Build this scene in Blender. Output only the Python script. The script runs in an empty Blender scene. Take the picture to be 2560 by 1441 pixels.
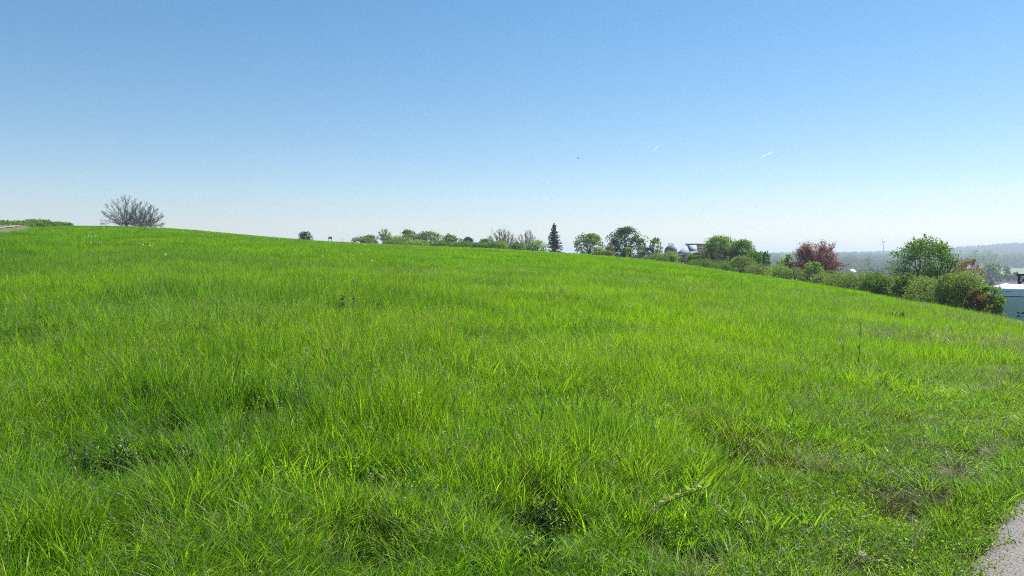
import bpy, math, random
import numpy as np
from mathutils import Vector, Matrix, noise as mnoise

C = bpy.context.scene
COL = C.collection
rng = np.random.default_rng(7)
random.seed(7)
R = math.radians

# ------------------------------------------------------------ camera, light
EYE = 1.6
F = 1828.0
HORIZON_PY = 640.0
PITCH = math.atan((720.5 - HORIZON_PY) / F)
cam_d = bpy.data.cameras.new('camera')
cam = bpy.data.objects.new('camera', cam_d)
COL.objects.link(cam)
cam.location = (0, 0, EYE)
cam.rotation_euler = (math.pi / 2 - PITCH, 0, 0)
cam_d.sensor_width = 36
cam_d.lens = 36 * F / 2560
cam_d.clip_start = 0.05
cam_d.clip_end = 120000
C.camera = cam

SUN_AZ, SUN_EL = R(52), R(50)
W = bpy.data.worlds.new('World')
C.world = W
W.use_nodes = True
wn = W.node_tree.nodes
wl = W.node_tree.links
wn.clear()
sky = wn.new('ShaderNodeTexSky')
sky.sky_type = 'NISHITA'
sky.sun_disc = False
sky.sun_elevation = SUN_EL
sky.sun_rotation = SUN_AZ
sky.altitude = 0
sky.air_density = 1.0
sky.dust_density = 0.1
sky.ozone_density = 1.5
bg = wn.new('ShaderNodeBackground')
bg.inputs[1].default_value = 0.093
wo = wn.new('ShaderNodeOutputWorld')
hs = wn.new('ShaderNodeHueSaturation')
hs.inputs['Saturation'].default_value = 1.4
hs.inputs['Hue'].default_value = 0.486
gm = wn.new('ShaderNodeGamma')
gm.inputs[1].default_value = 0.84
wl.new(sky.outputs[0], gm.inputs[0])
wl.new(gm.outputs[0], hs.inputs['Color'])
tint = wn.new('ShaderNodeMix')
tint.data_type = 'RGBA'
tint.blend_type = 'MULTIPLY'
tint.inputs[0].default_value = 1
tint.inputs[7].default_value = (.98, .955, 1.07, 1)
wl.new(hs.outputs[0], tint.inputs[6])
wl.new(tint.outputs[2], bg.inputs[0])
wl.new(bg.outputs[0], wo.inputs[0])

sd = bpy.data.lights.new('sun', 'SUN')
sd.energy = 5.0
sd.angle = R(0.53)
sd.color = (1.0, 0.95, 0.87)
sun = bpy.data.objects.new('sun', sd)
COL.objects.link(sun)
to_sun = Vector((math.sin(SUN_AZ) * math.cos(SUN_EL), math.cos(SUN_AZ) * math.cos(SUN_EL), math.sin(SUN_EL)))
sun.rotation_euler = to_sun.to_track_quat('Z', 'Y').to_euler()
sun.location = to_sun * 60

C.view_settings.view_transform = 'Standard'
C.view_settings.look = 'None'
C.view_settings.gamma = 1
C.view_settings.exposure = 0.8
C.view_settings.use_curve_mapping = False
C.cycles.max_bounces = 8
C.cycles.diffuse_bounces = 3
C.cycles.glossy_bounces = 2
C.cycles.transmission_bounces = 3
C.cycles.volume_bounces = 0
C.cycles.transparent_max_bounces = 8
C.cycles.use_adaptive_sampling = True
C.cycles.filter_width = 1.0
C.cycles.use_denoising = False
C.cycles.sample_clamp_indirect = 2.5
C.cycles.sample_clamp_direct = 6.0
C.cycles.adaptive_threshold = 0.005

CP, SP = math.cos(PITCH), math.sin(PITCH)


def ray(px, py):
    """unit-depth direction through a point of the frame, in world space"""
    a = (px - 1280) / F
    b = -(py - 720.5) / F
    return np.array([a, CP + b * SP, -SP + b * CP])


def tan_el(px, py):
    d = ray(px, py)
    return d[2] / math.hypot(d[0], d[1])


def azim(px, py=650):
    d = ray(px, py)
    return math.atan2(d[0], d[1])


# ------------------------------------------------------------ terrain
_T = [  # px, crest py, crest distance
    (0, 558, 165), (180, 562, 160), (300, 563, 155), (400, 566, 150), (500, 574, 145), (620, 585, 138), (740, 596, 132),
    (830, 602, 127), (1000, 609, 120), (1200, 616, 114), (1400, 628, 108), (1500, 635, 104), (1600, 645, 98),
    (1700, 656, 92), (1800, 671, 84), (1900, 684, 77), (2000, 697, 69), (2100, 712, 61), (2230, 738, 51),
    (2340, 754, 43), (2480, 776, 33), (2560, 795, 28)]
_az = [azim(p, y) for p, y, r in _T]
_te = [tan_el(p, y) - .50 / r for p, y, r in _T]
_R = [r for p, y, r in _T]
_az = [-math.pi, -2.2, -1.2, -0.85] + _az + [0.75, 1.1, 1.8, 2.5, math.pi]
_te = [0.005, 0.03, 0.045, 0.046] + _te + [-0.098, -0.10, -0.06, -0.02, 0.005]
_R = [150, 160, 170, 170] + _R + [27, 28, 60, 120, 150]
_g = np.linspace(-math.pi, math.pi, 1441)
_k = np.exp(-0.5 * (np.arange(-9, 10) / 3.5) ** 2)
_k /= _k.sum()


def _smooth(v):
    return np.convolve(np.r_[v[-10:-1], v, v[1:10]], _k, 'valid')


TE = _smooth(np.interp(_g, _az, _te))
RR = _smooth(np.interp(_g, _az, _R))
CC = _smooth(np.interp(_g, [-math.pi, -0.6, 0.1, 0.35, 0.6, 1.2, math.pi], [.0008, .0006, .0009, .004, .012, .012, .0008]))
SL = _smooth(np.interp(_g, [-math.pi, -0.6, 0.1, 0.35, 0.6, 1.2, math.pi], [.08, .08, .12, .17, .2, .2, .08]))
HZ = _smooth(np.interp(_g, [-math.pi, -.6, .30, .36, .42, .50, .56, .62, .8, math.pi],
                       [-5, -5, -5, -5, -3, 2, 17, 29, 33, -5]))


PITS = []


def terrain(x, y):
    x = np.asarray(x, float)
    y = np.asarray(y, float)
    r = np.hypot(x, y) + 1e-6
    a = np.arctan2(x, y)
    te = np.interp(a, _g, TE)
    rc = np.interp(a, _g, RR)
    cc = np.interp(a, _g, CC)
    sl = np.interp(a, _g, SL)
    t = r / rc
    zin = EYE + r * te - EYE * (1 - t) ** 2
    dr = np.maximum(r - rc, 0)
    zc = EYE + rc * te
    # past the crest: steepen to a limit, then run straight down to the valley floor
    dlim = np.maximum((sl + te) / (2 * cc), 0.0)
    d1 = np.minimum(dr, dlim)
    zout = zc + te * d1 - cc * d1 ** 2 - sl * np.maximum(dr - dlim, 0)
    z = np.where(r < rc, zin, zout)
    floor = -18 + 7 * np.clip((r - 700) / 1100, 0, 1) ** 1.5
    k = 1.5
    far = floor + k * np.log1p(np.exp(np.clip((z - floor) / k, -30, 30)))
    z = np.where(z > floor + 20, z, far)
    hz = np.interp(a, _g, HZ)
    s = np.clip((r - 1400) / 1500, 0, 1)
    s = s * s * (3 - 2 * s)
    z = z * (1 - s) + hz * s
    # field undulation
    u = 0.03 * np.sin(x * .9 + 1.3 * np.sin(y * .53)) * np.sin(y * .8 + x * .3) + 0.07 * np.sin(x * .17 + 2) * np.sin(y * .13 + x * .05)
    for qx, qy, qr, qd in PITS:
        z = z - qd * np.exp(-(((x - qx) ** 2 + (y - qy) ** 2) / qr ** 2) ** 1.5)
    z = z + u * np.clip((r - 2) / 4, 0, 1) * np.clip((400 - r) / 200, 0, 1) * np.clip(1.4 - t, .15, 1)
    return z


def ground(px, py, rmax=400.0):
    """world point where the sight line through a photo point meets the terrain"""
    d = ray(px, py)
    h = math.hypot(d[0], d[1])
    rs = np.geomspace(1.5, rmax, 3000)
    X, Y, Z = d[0] / h * rs, d[1] / h * rs, EYE + d[2] / h * rs
    i = np.argmax(Z < terrain(X, Y))
    if i == 0:
        i = len(rs) - 1
    return np.array([X[i], Y[i], float(terrain(X[i], Y[i]))])


def spot(px, r):
    a = azim(px)
    x, y = r * math.sin(a), r * math.cos(a)
    return x, y, float(terrain(x, y))


def z_at(px, py, r):
    return EYE + tan_el(px, py) * r


def width_at(dpx, px, r):
    return dpx / F * r * math.cos(azim(px))


# path edge: a straight line through two ground points
P0 = ground(2443, 1441)[:2]
P1 = ground(2560, 1258)[:2]
PD = (P1 - P0) / np.linalg.norm(P1 - P0)
PN = np.array([PD[1], -PD[0]])          # points to the path's side


def path_dist(x, y):
    """signed distance beyond the path edge; negative on the meadow side"""
    s = (x - P0[0]) * PD[0] + (y - P0[1]) * PD[1]
    wob = 0.05 * np.sin(s * 3.1) + 0.035 * np.sin(s * 7.7 + 1)
    return (x - P0[0]) * PN[0] + (y - P0[1]) * PN[1] + wob


# hollows between the tussocks of the near meadow
_pits = [(*ground(px, py)[:2], rad, dep) for px, py, rad, dep in (
    (1800, 1130, .26, .22), (1870, 1165, .22, .20), (1345, 1330, .24, .24), (270, 1195, .28, .18), (2265, 1285, .25, .10),
    (905, 1400, .22, .15), (1480, 1010, .25, .12), (2250, 1060, .25, .12), (640, 1060, .3, .10), (1690, 1390, .2, .12))]
PITS += _pits

# ------------------------------------------------------------ helpers
def tag(o, label=None, cat=None, group=None, kind=None):
    if label: o['label'] = label
    if cat: o['category'] = cat
    if group: o['group'] = group
    if kind: o['kind'] = kind
    return o


def empty(name, loc, label, cat, group=None, rz=0):
    o = bpy.data.objects.new(name, None)
    COL.objects.link(o)
    o.location = loc
    o.rotation_euler = (0, 0, rz)
    o.empty_display_size = .2
    return tag(o, label, cat, group)


def mesh_np(name, V, Q=None, T=None, col=None, smooth=False):
    me = bpy.data.meshes.new(name)
    V = np.asarray(V, np.float32).reshape(-1, 3)
    me.vertices.add(len(V))
    me.vertices.foreach_set('co', V.ravel())
    loops, starts = [], []
    n = 0
    if Q is not None and len(Q):
        Q = np.asarray(Q, np.int32)
        loops.append(Q.ravel())
        starts.append(np.arange(len(Q), dtype=np.int32) * 4)
        n = len(Q) * 4
    if T is not None and len(T):
        T = np.asarray(T, np.int32)
        loops.append(T.ravel())
        starts.append(n + np.arange(len(T), dtype=np.int32) * 3)
    if loops:
        L = np.concatenate(loops)
        S = np.concatenate(starts)
        me.loops.add(len(L))
        me.loops.foreach_set('vertex_index', L)
        me.polygons.add(len(S))
        me.polygons.foreach_set('loop_start', S)
        if smooth:
            me.polygons.foreach_set('use_smooth', np.ones(len(S), bool))
    me.update(calc_edges=True)
    if col is not None:
        at = me.color_attributes.new('col', 'FLOAT_COLOR', 'POINT')
        c4 = np.ones((len(V), 4), np.float32)
        c4[:, :3] = col
        at.data.foreach_set('color', c4.ravel())
    return me


def link(name, me, mats, parent=None, loc=None):
    if not isinstance(mats, (list, tuple)): mats = [mats]
    for m in mats:
        if m is not None and len(me.materials) < len(mats): me.materials.append(m)
    o = bpy.data.objects.new(name, me)
    COL.objects.link(o)
    if parent is not None: o.parent = parent
    if loc is not None: o.location = loc
    return o


class MB:
    """collects boxes and tubes into one mesh"""
    def __init__(s): s.v, s.q, s.t = [], [], []

    def add(s, V, Q=(), T=()):
        b = len(s.v)
        s.v += [tuple(p) for p in V]
        s.q += [tuple(b + i for i in f) for f in Q]
        s.t += [tuple(b + i for i in f) for f in T]
        return s

    def box(s, x0, x1, y0, y1, z0, z1, bev=0.0):
        if bev <= 0:
            V = [(x0, y0, z0), (x1, y0, z0), (x1, y1, z0), (x0, y1, z0), (x0, y0, z1), (x1, y0, z1), (x1, y1, z1), (x0, y1, z1)]
            return s.add(V, [(0, 3, 2, 1), (4, 5, 6, 7), (0, 1, 5, 4), (1, 2, 6, 5), (2, 3, 7, 6), (3, 0, 4, 7)])
        return s.prism([(x0 + bev, z0), (x1 - bev, z0), (x1, z0 + bev), (x1, z1 - bev), (x1 - bev, z1), (x0 + bev, z1), (x0, z1 - bev), (x0, z0 + bev)], y0, y1)

    def prism(s, prof, y0, y1):
        """profile in x,z extruded along y"""
        n = len(prof)
        V = [(x, y0, z) for x, z in prof] + [(x, y1, z) for x, z in prof]
        Q = [(i, (i + 1) % n, n + (i + 1) % n, n + i) for i in range(n)]
        T = [(0, i + 1, i) for i in range(1, n - 1)] + [(n, n + i, n + i + 1) for i in range(1, n - 1)]
        return s.add(V, Q, T)

    def tube(s, pts, rad, sides=6, cap=True):
        pts = [Vector(p) for p in pts]
        if not hasattr(rad, '__len__'): rad = [rad] * len(pts)
        b = len(s.v)
        for i, p in enumerate(pts):
            d = (pts[min(i + 1, len(pts) - 1)] - pts[max(i - 1, 0)]).normalized()
            u = d.cross(Vector((0.31, 0.17, 0.93)) if abs(d.z) < .9 else Vector((1, 0.2, 0))).normalized()
            w = d.cross(u)
            for k in range(sides):
                a = 2 * math.pi * k / sides
                s.v.append(tuple(p + (u * math.cos(a) + w * math.sin(a)) * rad[i]))
        for i in range(len(pts) - 1):
            for k in range(sides):
                a0, a1 = b + i * sides + k, b + i * sides + (k + 1) % sides
                s.q.append((a0, a1, a1 + sides, a0 + sides))
        if cap and sides >= 3:
            e = b + (len(pts) - 1) * sides
            for k in range(1, sides - 1):
                s.t.append((b, b + k + 1, b + k))
                s.t.append((e, e + k, e + k + 1))
        return s

    def mesh(s, name, smooth=False): return mesh_np(name, s.v, s.q, s.t, smooth=smooth)

    def build(s, name, mat, parent=None, loc=None, smooth=False):
        return link(name, s.mesh(name, smooth), mat, parent, loc)


# ------------------------------------------------------------ materials
def newmat(name):
    m = bpy.data.materials.new(name)
    m.use_nodes = True
    nt = m.node_tree
    nt.nodes.clear()
    return m, nt, nt.nodes, nt.links


def N(nt, t, **kw):
    n = nt.nodes.new(t)
    for k, v in kw.items(): setattr(n, k, v)
    return n


def mixc(nt, fac, a, b, mode='MIX'):
    n = nt.nodes.new('ShaderNodeMix')
    n.data_type = 'RGBA'
    n.blend_type = mode
    n.clamp_factor = True
    for sock, v in ((n.inputs[0], fac), (n.inputs[6], a), (n.inputs[7], b)):
        if isinstance(v, (int, float)): sock.default_value = v
        elif isinstance(v, (tuple, list)): sock.default_value = (*v, 1)
        else: nt.links.new(v, sock)
    return n.outputs[2]


def ramp(nt, src, p0, p1):
    n = nt.nodes.new('ShaderNodeMapRange')
    n.inputs[1].default_value = p0
    n.inputs[2].default_value = p1
    nt.links.new(src, n.inputs[0])
    return n.outputs[0]


def noise_tex(nt, scale, detail=3, vec=None, rough=.5):
    n = nt.nodes.new('ShaderNodeTexNoise')
    n.inputs['Scale'].default_value = scale
    n.inputs['Detail'].default_value = detail
    n.inputs['Roughness'].default_value = rough
    if vec is not None: nt.links.new(vec, n.inputs['Vector'])
    return n.outputs['Fac']


def leaf_mat(name, ca, cb, cdry=(.25, .2, .09), trans=.38, tboost=(1.5, 1.45, .6), wn1=None, rough=.55, spec=.35, inst=0.0):
    """leaf surface: reflection plus light passing through; colour differs from leaf to leaf"""
    m, nt, nd, lk = newmat(name)
    at = N(nt, 'ShaderNodeAttribute', attribute_name='col')
    sep = nd.new('ShaderNodeSeparateColor')
    lk.new(at.outputs['Color'], sep.inputs[0])
    c = mixc(nt, sep.outputs[0], ca, cb)
    if wn1:
        g = nd.new('ShaderNodeNewGeometry')
        for sc, p0, p1, colr, amt in wn1:
            f = ramp(nt, noise_tex(nt, sc, 3, g.outputs['Position']), p0, p1)
            mul = N(nt, 'ShaderNodeMath', operation='MULTIPLY')
            lk.new(f, mul.inputs[0])
            mul.inputs[1].default_value = amt
            c = mixc(nt, mul.outputs[0], c, colr)
    if inst:
        # tufts differ from one another at random in brightness, for more contrast
        oi = nd.new('ShaderNodeObjectInfo')
        mr = nd.new('ShaderNodeMapRange')
        mr.inputs[3].default_value = 1 - inst
        mr.inputs[4].default_value = 1 + inst * .35
        lk.new(oi.outputs['Random'], mr.inputs[0])
        vm = N(nt, 'ShaderNodeVectorMath', operation='SCALE')
        lk.new(c, vm.inputs[0])
        lk.new(mr.outputs[0], vm.inputs['Scale'])
        c = vm.outputs[0]
    c = mixc(nt, sep.outputs[1], c, cdry)
    pb = nd.new('ShaderNodeBsdfPrincipled')
    lk.new(c, pb.inputs['Base Color'])
    pb.inputs['Roughness'].default_value = rough
    pb.inputs['Specular IOR Level'].default_value = spec
    tr = nd.new('ShaderNodeBsdfTranslucent')
    lk.new(mixc(nt, 1.0, c, tboost, 'MULTIPLY'), tr.inputs[0])
    mx = nd.new('ShaderNodeMixShader')
    mx.inputs[0].default_value = trans
    lk.new(pb.outputs[0], mx.inputs[1])
    lk.new(tr.outputs[0], mx.inputs[2])
    out = nd.new('ShaderNodeOutputMaterial')
    lk.new(mx.outputs[0], out.inputs[0])
    return m


def solid(name, col, rough=.7, var=.15, scale=4, metal=0, bump=0, bscale=20, col2=None, spec=.4):
    m, nt, nd, lk = newmat(name)
    tc = nd.new('ShaderNodeTexCoord')
    f = noise_tex(nt, scale, 5, tc.outputs['Object'], .6)
    c2 = col2 or tuple(c * (1 - var * 2) for c in col)
    c = mixc(nt, ramp(nt, f, .35, .7), tuple(col), c2)
    pb = nd.new('ShaderNodeBsdfPrincipled')
    lk.new(c, pb.inputs['Base Color'])
    pb.inputs['Roughness'].default_value = rough
    pb.inputs['Metallic'].default_value = metal
    pb.inputs['Specular IOR Level'].default_value = spec
    if bump:
        b = nd.new('ShaderNodeBump')
        b.inputs['Distance'].default_value = bump
        lk.new(noise_tex(nt, bscale, 6, tc.outputs['Object'], .65), b.inputs['Height'])
        lk.new(b.outputs[0], pb.inputs['Normal'])
    out = nd.new('ShaderNodeOutputMaterial')
    lk.new(pb.outputs[0], out.inputs[0])
    return m


GRASS_WN = [(.07, .4, .62, (.22, .42, .012), .6), (.5, .45, .7, (.06, .18, .02), .6), (.022, .42, .6, (.15, .33, .012), .5), (.25, .5, .65, (.10, .24, .05), .5)]
M = {
    'grass': leaf_mat('grass_blades', (.055, .15, .018), (.215, .40, .024), (.27, .25, .15), .55, (1.9, 1.75, .5), GRASS_WN, .42, .3, .32),
    'grass_far': leaf_mat('grass_blades_far', (.08, .21, .012), (.23, .46, .016), (.33, .29, .12), .55, (1.75, 1.62, .45), GRASS_WN, .6, .12, .4),
    'verge': leaf_mat('verge_grass', (.07, .18, .022), (.18, .36, .03), (.38, .32, .18), .52, (1.85, 1.7, .5),
                      [(.7, .45, .65, (.19, .30, .04), .5)], .45, .3, .35),
    'herb': leaf_mat('herb_leaves', (.09, .22, .04), (.18, .34, .05), (.2, .18, .08), .35, rough=.5),
    'weed': leaf_mat('dark_weed_leaves', (.06, .14, .035), (.14, .27, .06), (.13, .09, .05), .25, rough=.5),
    'dry': leaf_mat('dry_grass', (.30, .24, .13), (.42, .36, .22), (.2, .13, .09), .25, (1, 1, .9), rough=.6),
    'shaded_thatch': leaf_mat('shaded_dead_thatch', (.05, .055, .025), (.14, .12, .06), (.3, .24, .15), .2, rough=.7, spec=.1),  # dead grass, its colour darkened to carry the shade of the hollow
    'blossom': leaf_mat('blossom_leaves', (.12, .20, .06), (.20, .26, .09), (.65, .62, .48), .3),
}
M['bark'] = solid('bark', (.10, .085, .07), .9, .25, 3, bump=.03, bscale=8)
M['bark_dark'] = solid('dark_bark', (.06, .055, .055), .9, .2, 3, bump=.02, bscale=8)
M['twig'] = solid('twig_bark', (.12, .11, .105), .9, .15, 2)
M['twig_pale'] = solid('pale_twig_bark', (.20, .17, .13), .9, .15, 2)
M['soil'] = None

# ------------------------------------------------------------ ground sheet
def build_ground():
    az = np.concatenate([np.linspace(-math.pi, -.85, 60, endpoint=False), np.linspace(-.85, .95, 420, endpoint=False),
                         np.linspace(.95, math.pi, 60, endpoint=False)])
    rs = np.concatenate([[.4], np.geomspace(.8, 12, 120), np.geomspace(12.4, 210, 130), np.geomspace(216, 9000, 90)])
    A, Rr = np.meshgrid(az, rs)
    X, Y = Rr * np.sin(A), Rr * np.cos(A)
    Z = terrain(X, Y)
    V = np.stack([X, Y, Z], -1).reshape(-1, 3)
    na, nr = len(az), len(rs)
    i, j = np.meshgrid(np.arange(nr - 1), np.arange(na), indexing='ij')
    j2 = (j + 1) % na
    Q = np.stack([i * na + j, i * na + j2, (i + 1) * na + j2, (i + 1) * na + j], -1).reshape(-1, 4)[:, ::-1]
    V = np.vstack([V, [[0, 0, float(terrain(0, 0))]]])
    c = len(V) - 1
    T = np.stack([np.full(na, c), (np.arange(na) + 1) % na, np.arange(na)], -1)[:, ::-1]
    # paint what grows where: r = bare soil in the verge, g = valley farmland
    r = np.hypot(V[:, 0], V[:, 1])
    pd = path_dist(V[:, 0], V[:, 1])
    soil = np.clip(1 - np.abs(pd + .05) / .25, 0, 1) * (r < 60)
    farm = np.clip((r - 250) / 100, 0, 1)
    col = np.stack([soil, farm, np.zeros_like(r)], -1)
    me = mesh_np('ground', V, Q, T, col, smooth=True)
    m, nt, nd, lk = newmat('meadow_soil')
    g = nd.new('ShaderNodeNewGeometry')
    at = N(nt, 'ShaderNodeAttribute', attribute_name='col')
    sep = nd.new('ShaderNodeSeparateColor')
    lk.new(at.outputs['Color'], sep.inputs[0])
    c1 = mixc(nt, ramp(nt, noise_tex(nt, 9, 6, g.outputs['Position'], .7), .35, .65), (.03, .035, .014), (.065, .06, .03))
    c1 = mixc(nt, ramp(nt, noise_tex(nt, .07, 3, g.outputs['Position']), .4, .6), c1, (.05, .07, .018))
    c1 = mixc(nt, sep.outputs[0], c1, (.11, .085, .06))
    vor = nd.new('ShaderNodeTexVoronoi')
    vor.inputs['Scale'].default_value = .0035
    lk.new(g.outputs['Position'], vor.inputs['Vector'])
    sc = nd.new('ShaderNodeSeparateColor')
    lk.new(vor.outputs['Color'], sc.inputs[0])
    fc = mixc(nt, ramp(nt, sc.outputs[0], .2, .8), (.07, .15, .03), (.13, .17, .06))
    fc = mixc(nt, ramp(nt, sc.outputs[1], .8, .82), fc, (.24, .2, .13))
    c2 = mixc(nt, sep.outputs[1], c1, fc)
    pb = nd.new('ShaderNodeBsdfPrincipled')
    lk.new(c2, pb.inputs['Base Color'])
    pb.inputs['Roughness'].default_value = .95
    pb.inputs['Specular IOR Level'].default_value = .1
    b = nd.new('ShaderNodeBump')
    b.inputs['Distance'].default_value = .03
    lk.new(noise_tex(nt, 25, 6, g.outputs['Position'], .7), b.inputs['Height'])
    lk.new(b.outputs[0], pb.inputs['Normal'])
    out = nd.new('ShaderNodeOutputMaterial')
    lk.new(pb.outputs[0], out.inputs[0])
    o = link('ground', me, m)
    tag(o, kind='structure')


build_ground()


def strip(name, pts, hw, mat, lift=.02, across=4, kind='structure', shoulder=0.0):
    """a sheet that follows the terrain along a line of (x, y) points"""
    pts = [np.array(p, float) for p in pts]
    V, Q = [], []
    for i, p in enumerate(pts):
        d = pts[min(i + 1, len(pts) - 1)] - pts[max(i - 1, 0)]
        d /= np.linalg.norm(d)
        n = np.array([d[1], -d[0]])
        for k in range(across + 1):
            w = (k / across * 2 - 1) * hw
            dz = lift
            if shoulder or name.endswith("rut"):
                dz = lift * min(1, (len(pts) - 1 - i) / (len(pts) * .45)) if i > len(pts) * .55 else lift
            if k in (0, across):
                w += .05 * math.sin(i * .6 + k) + random.uniform(-.03, .03)
                dz = -.004 if lift < .1 else dz
                if shoulder: w, dz = w + (shoulder if w > 0 else -shoulder), -.08
            q = p + n * w
            V.append((q[0], q[1], float(terrain(q[0], q[1])) + dz))
    for i in range(len(pts) - 1):
        for k in range(across):
            a = i * (across + 1) + k
            Q.append((a, a + 1, a + across + 2, a + across + 1))
    o = link(name, mesh_np(name, V, [q[::-1] for q in Q], smooth=True), mat)
    return tag(o, kind=kind)


def path_material():
    m, nt, nd, lk = newmat('worn_asphalt')
    g = nd.new('ShaderNodeNewGeometry')
    f1 = noise_tex(nt, 140, 3, g.outputs['Position'], .7)
    f2 = noise_tex(nt, 3.5, 5, g.outputs['Position'], .6)
    vor = nd.new('ShaderNodeTexVoronoi')
    vor.inputs['Scale'].default_value = 75
    lk.new(g.outputs['Position'], vor.inputs['Vector'])
    c = mixc(nt, ramp(nt, f1, .3, .7), (.15, .14, .13), (.25, .235, .215))
    c = mixc(nt, ramp(nt, vor.outputs['Distance'], .25, .05), c, (.28, .26, .24))
    c = mixc(nt, ramp(nt, f2, .45, .75), c, (.19, .165, .14))
    pb = nd.new('ShaderNodeBsdfPrincipled')
    lk.new(c, pb.inputs['Base Color'])
    pb.inputs['Roughness'].default_value = .9
    b = nd.new('ShaderNodeBump')
    b.inputs['Distance'].default_value = .006
    lk.new(vor.outputs['Distance'], b.inputs['Height'])
    b.invert = True
    lk.new(b.outputs[0], pb.inputs['Normal'])
    out = nd.new('ShaderNodeOutputMaterial')
    lk.new(pb.outputs[0], out.inputs[0])
    return m


M['path'] = path_material()
hw = 1.6
strip('path', [P0 + PD * s + PN * (hw - .09) for s in np.linspace(-9, 42, 180)], hw, M['path'], .02, 30)

# dirt track on the left hillside: two pale wheel ruts on a brown bed
M['track'] = solid('track_soil', (.12, .125, .055), .95, .2, 2)
M['rut'] = solid('pale_rut', (.27, .24, .15), .95, .12, 3)
tc = [ground(px, py)[:2] for px, py in ((-160, 592), (-60, 584), (0, 577), (30, 573), (60, 569), (85, 565), (110, 563))]
tt = []
for a, b in zip(tc[:-1], tc[1:]):
    for k in range(6): tt.append(a + (b - a) * k / 6)


def offset(pts, w):
    o = []
    for i, p in enumerate(pts):
        d = pts[min(i + 1, len(pts) - 1)] - pts[max(i - 1, 0)]
        d = d / np.linalg.norm(d)
        o.append(p + np.array([d[1], -d[0]]) * w)
    return o


TRACK = np.array(tt)
strip('dirt_track', tt, 1.7, M['track'], .42, 8, shoulder=.9)
strip('dirt_track_rut', offset(tt, 1.0), .30, M['rut'], .45, 2)
strip('dirt_track_rut', offset(tt, -1.1), .30, M['rut'], .45, 2)


# ------------------------------------------------------------ grass
def blades(n, rad, l0, l1, w0, w1, segs, lean=.35, droop=.6, dry=0.0, wide=False, seed=0, wind=.08, clump=False):
    """n curved tapering blades rooted in a disc; arrays of verts, quads, tris, colours"""
    g = np.random.default_rng(seed)
    a = g.uniform(0, 2 * math.pi, n)
    rr = rad * np.sqrt(g.uniform(0, 1, n))
    bx, by = rr * np.cos(a), rr * np.sin(a)
    L = g.uniform(l0, l1, n) * g.uniform(.65, 1, n)
    wd = g.uniform(w0, w1, n)
    az = g.uniform(0, 2 * math.pi, n) if not clump else a + g.normal(0, .5, n)
    ln = np.abs(g.normal(0, lean, n)) + .04
    dp = g.uniform(.1, 1, n) * droop
    cr = g.uniform(0, 1, n) ** .8
    dr = (g.uniform(0, 1, n) < dry) * g.uniform(.5, 1, n)
    face = g.uniform(0, math.pi, n)
    V, colr = [], []
    t_s = np.linspace(0, 1, segs + 1)
    hx, hy = np.cos(az), np.sin(az)
    px, py, pz = bx.copy(), by.copy(), np.full(n, -.02)
    for i, t in enumerate(t_s):
        ang = ln + dp * t ** 1.6 * 1.6
        if i:
            st = L / segs
            px = px + (np.sin(ang) * hx + wind * t) * st
            py = py + np.sin(ang) * hy * st
            pz = pz + np.cos(ang) * st
        if i == segs:
            V.append(np.stack([px, py, pz], -1)[:, None, :])
            colr.append(np.stack([cr, dr * 1.0, np.full(n, t)], -1)[:, None, :])
        else:
            w = wd * (1 - (t ** 2.2) * .75) * .5 * (1 if not wide else (0.5 + 1.6 * t * (1.2 - t)))
            # blade side mostly across its own lean, slightly turned
            sx, sy = np.cos(face), np.sin(face)
            o = np.stack([sx * w, sy * w, np.zeros(n)], -1)
            P = np.stack([px, py, pz], -1)
            V.append(np.stack([P - o, P + o], 1))
            k = np.stack([cr, dr, np.full(n, t)], -1)
            colr.append(np.stack([k, k], 1))
    V = np.concatenate(V, 1)
    K = V.shape[1]
    colr = np.concatenate(colr, 1).reshape(-1, 3)
    base = (np.arange(n) * K)[:, None]
    q = np.array([[2 * i, 2 * i + 1, 2 * i + 3, 2 * i + 2] for i in range(segs - 1)])
    Q = (base[:, None, :] + q[None]).reshape(-1, 4)
    T = base + np.array([[2 * segs - 2, 2 * segs - 1, 2 * segs]])
    return V.reshape(-1, 3), Q, T, colr


def herb(n, rad, h, ls, seed=0):
    """low broad leaves on short stalks (clover, cleavers, plantain)"""
    g = np.random.default_rng(seed)
    a = g.uniform(0, 2 * math.pi, n)
    rr = rad * np.sqrt(g.uniform(0, 1, n))
    P = np.stack([rr * np.cos(a), rr * np.sin(a), g.uniform(.02, h, n)], -1)
    return leaf_quads(P, g, ls * .6, ls, up=.5)


def leaf_quads(P, g, s0, s1, up=.3, out=None, wf=.5, dry=0.0, cbase=None, fold=True):
    n = len(P)
    d = g.normal(0, 1, (n, 3))
    if out is not None: d = d + out * 1.0
    d /= np.linalg.norm(d, axis=1)[:, None]
    nn = g.normal(0, 1, (n, 3)) + np.array([0, 0, up * 3])
    u = np.cross(d, nn)
    u /= (np.linalg.norm(u, axis=1)[:, None] + 1e-9)
    s = g.uniform(s0, s1, n)[:, None]
    V = np.stack([P - d * s * .5, P + u * s * wf * .5 + d * s * .05, P + d * s * .5, P - u * s * wf * .5 + d * s * .05], 1)
    Q = np.arange(n * 4).reshape(n, 4)
    cr = g.uniform(0, 1, n) if cbase is None else np.clip(cbase + g.normal(0, .18, n), 0, 1)
    dr = (g.uniform(0, 1, n) < dry) * g.uniform(.4, 1, n)
    c = np.stack([cr, dr, np.ones(n)], -1)
    return V.reshape(-1, 3), Q, np.zeros((0, 3), int), np.repeat(c, 4, 0)


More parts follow.
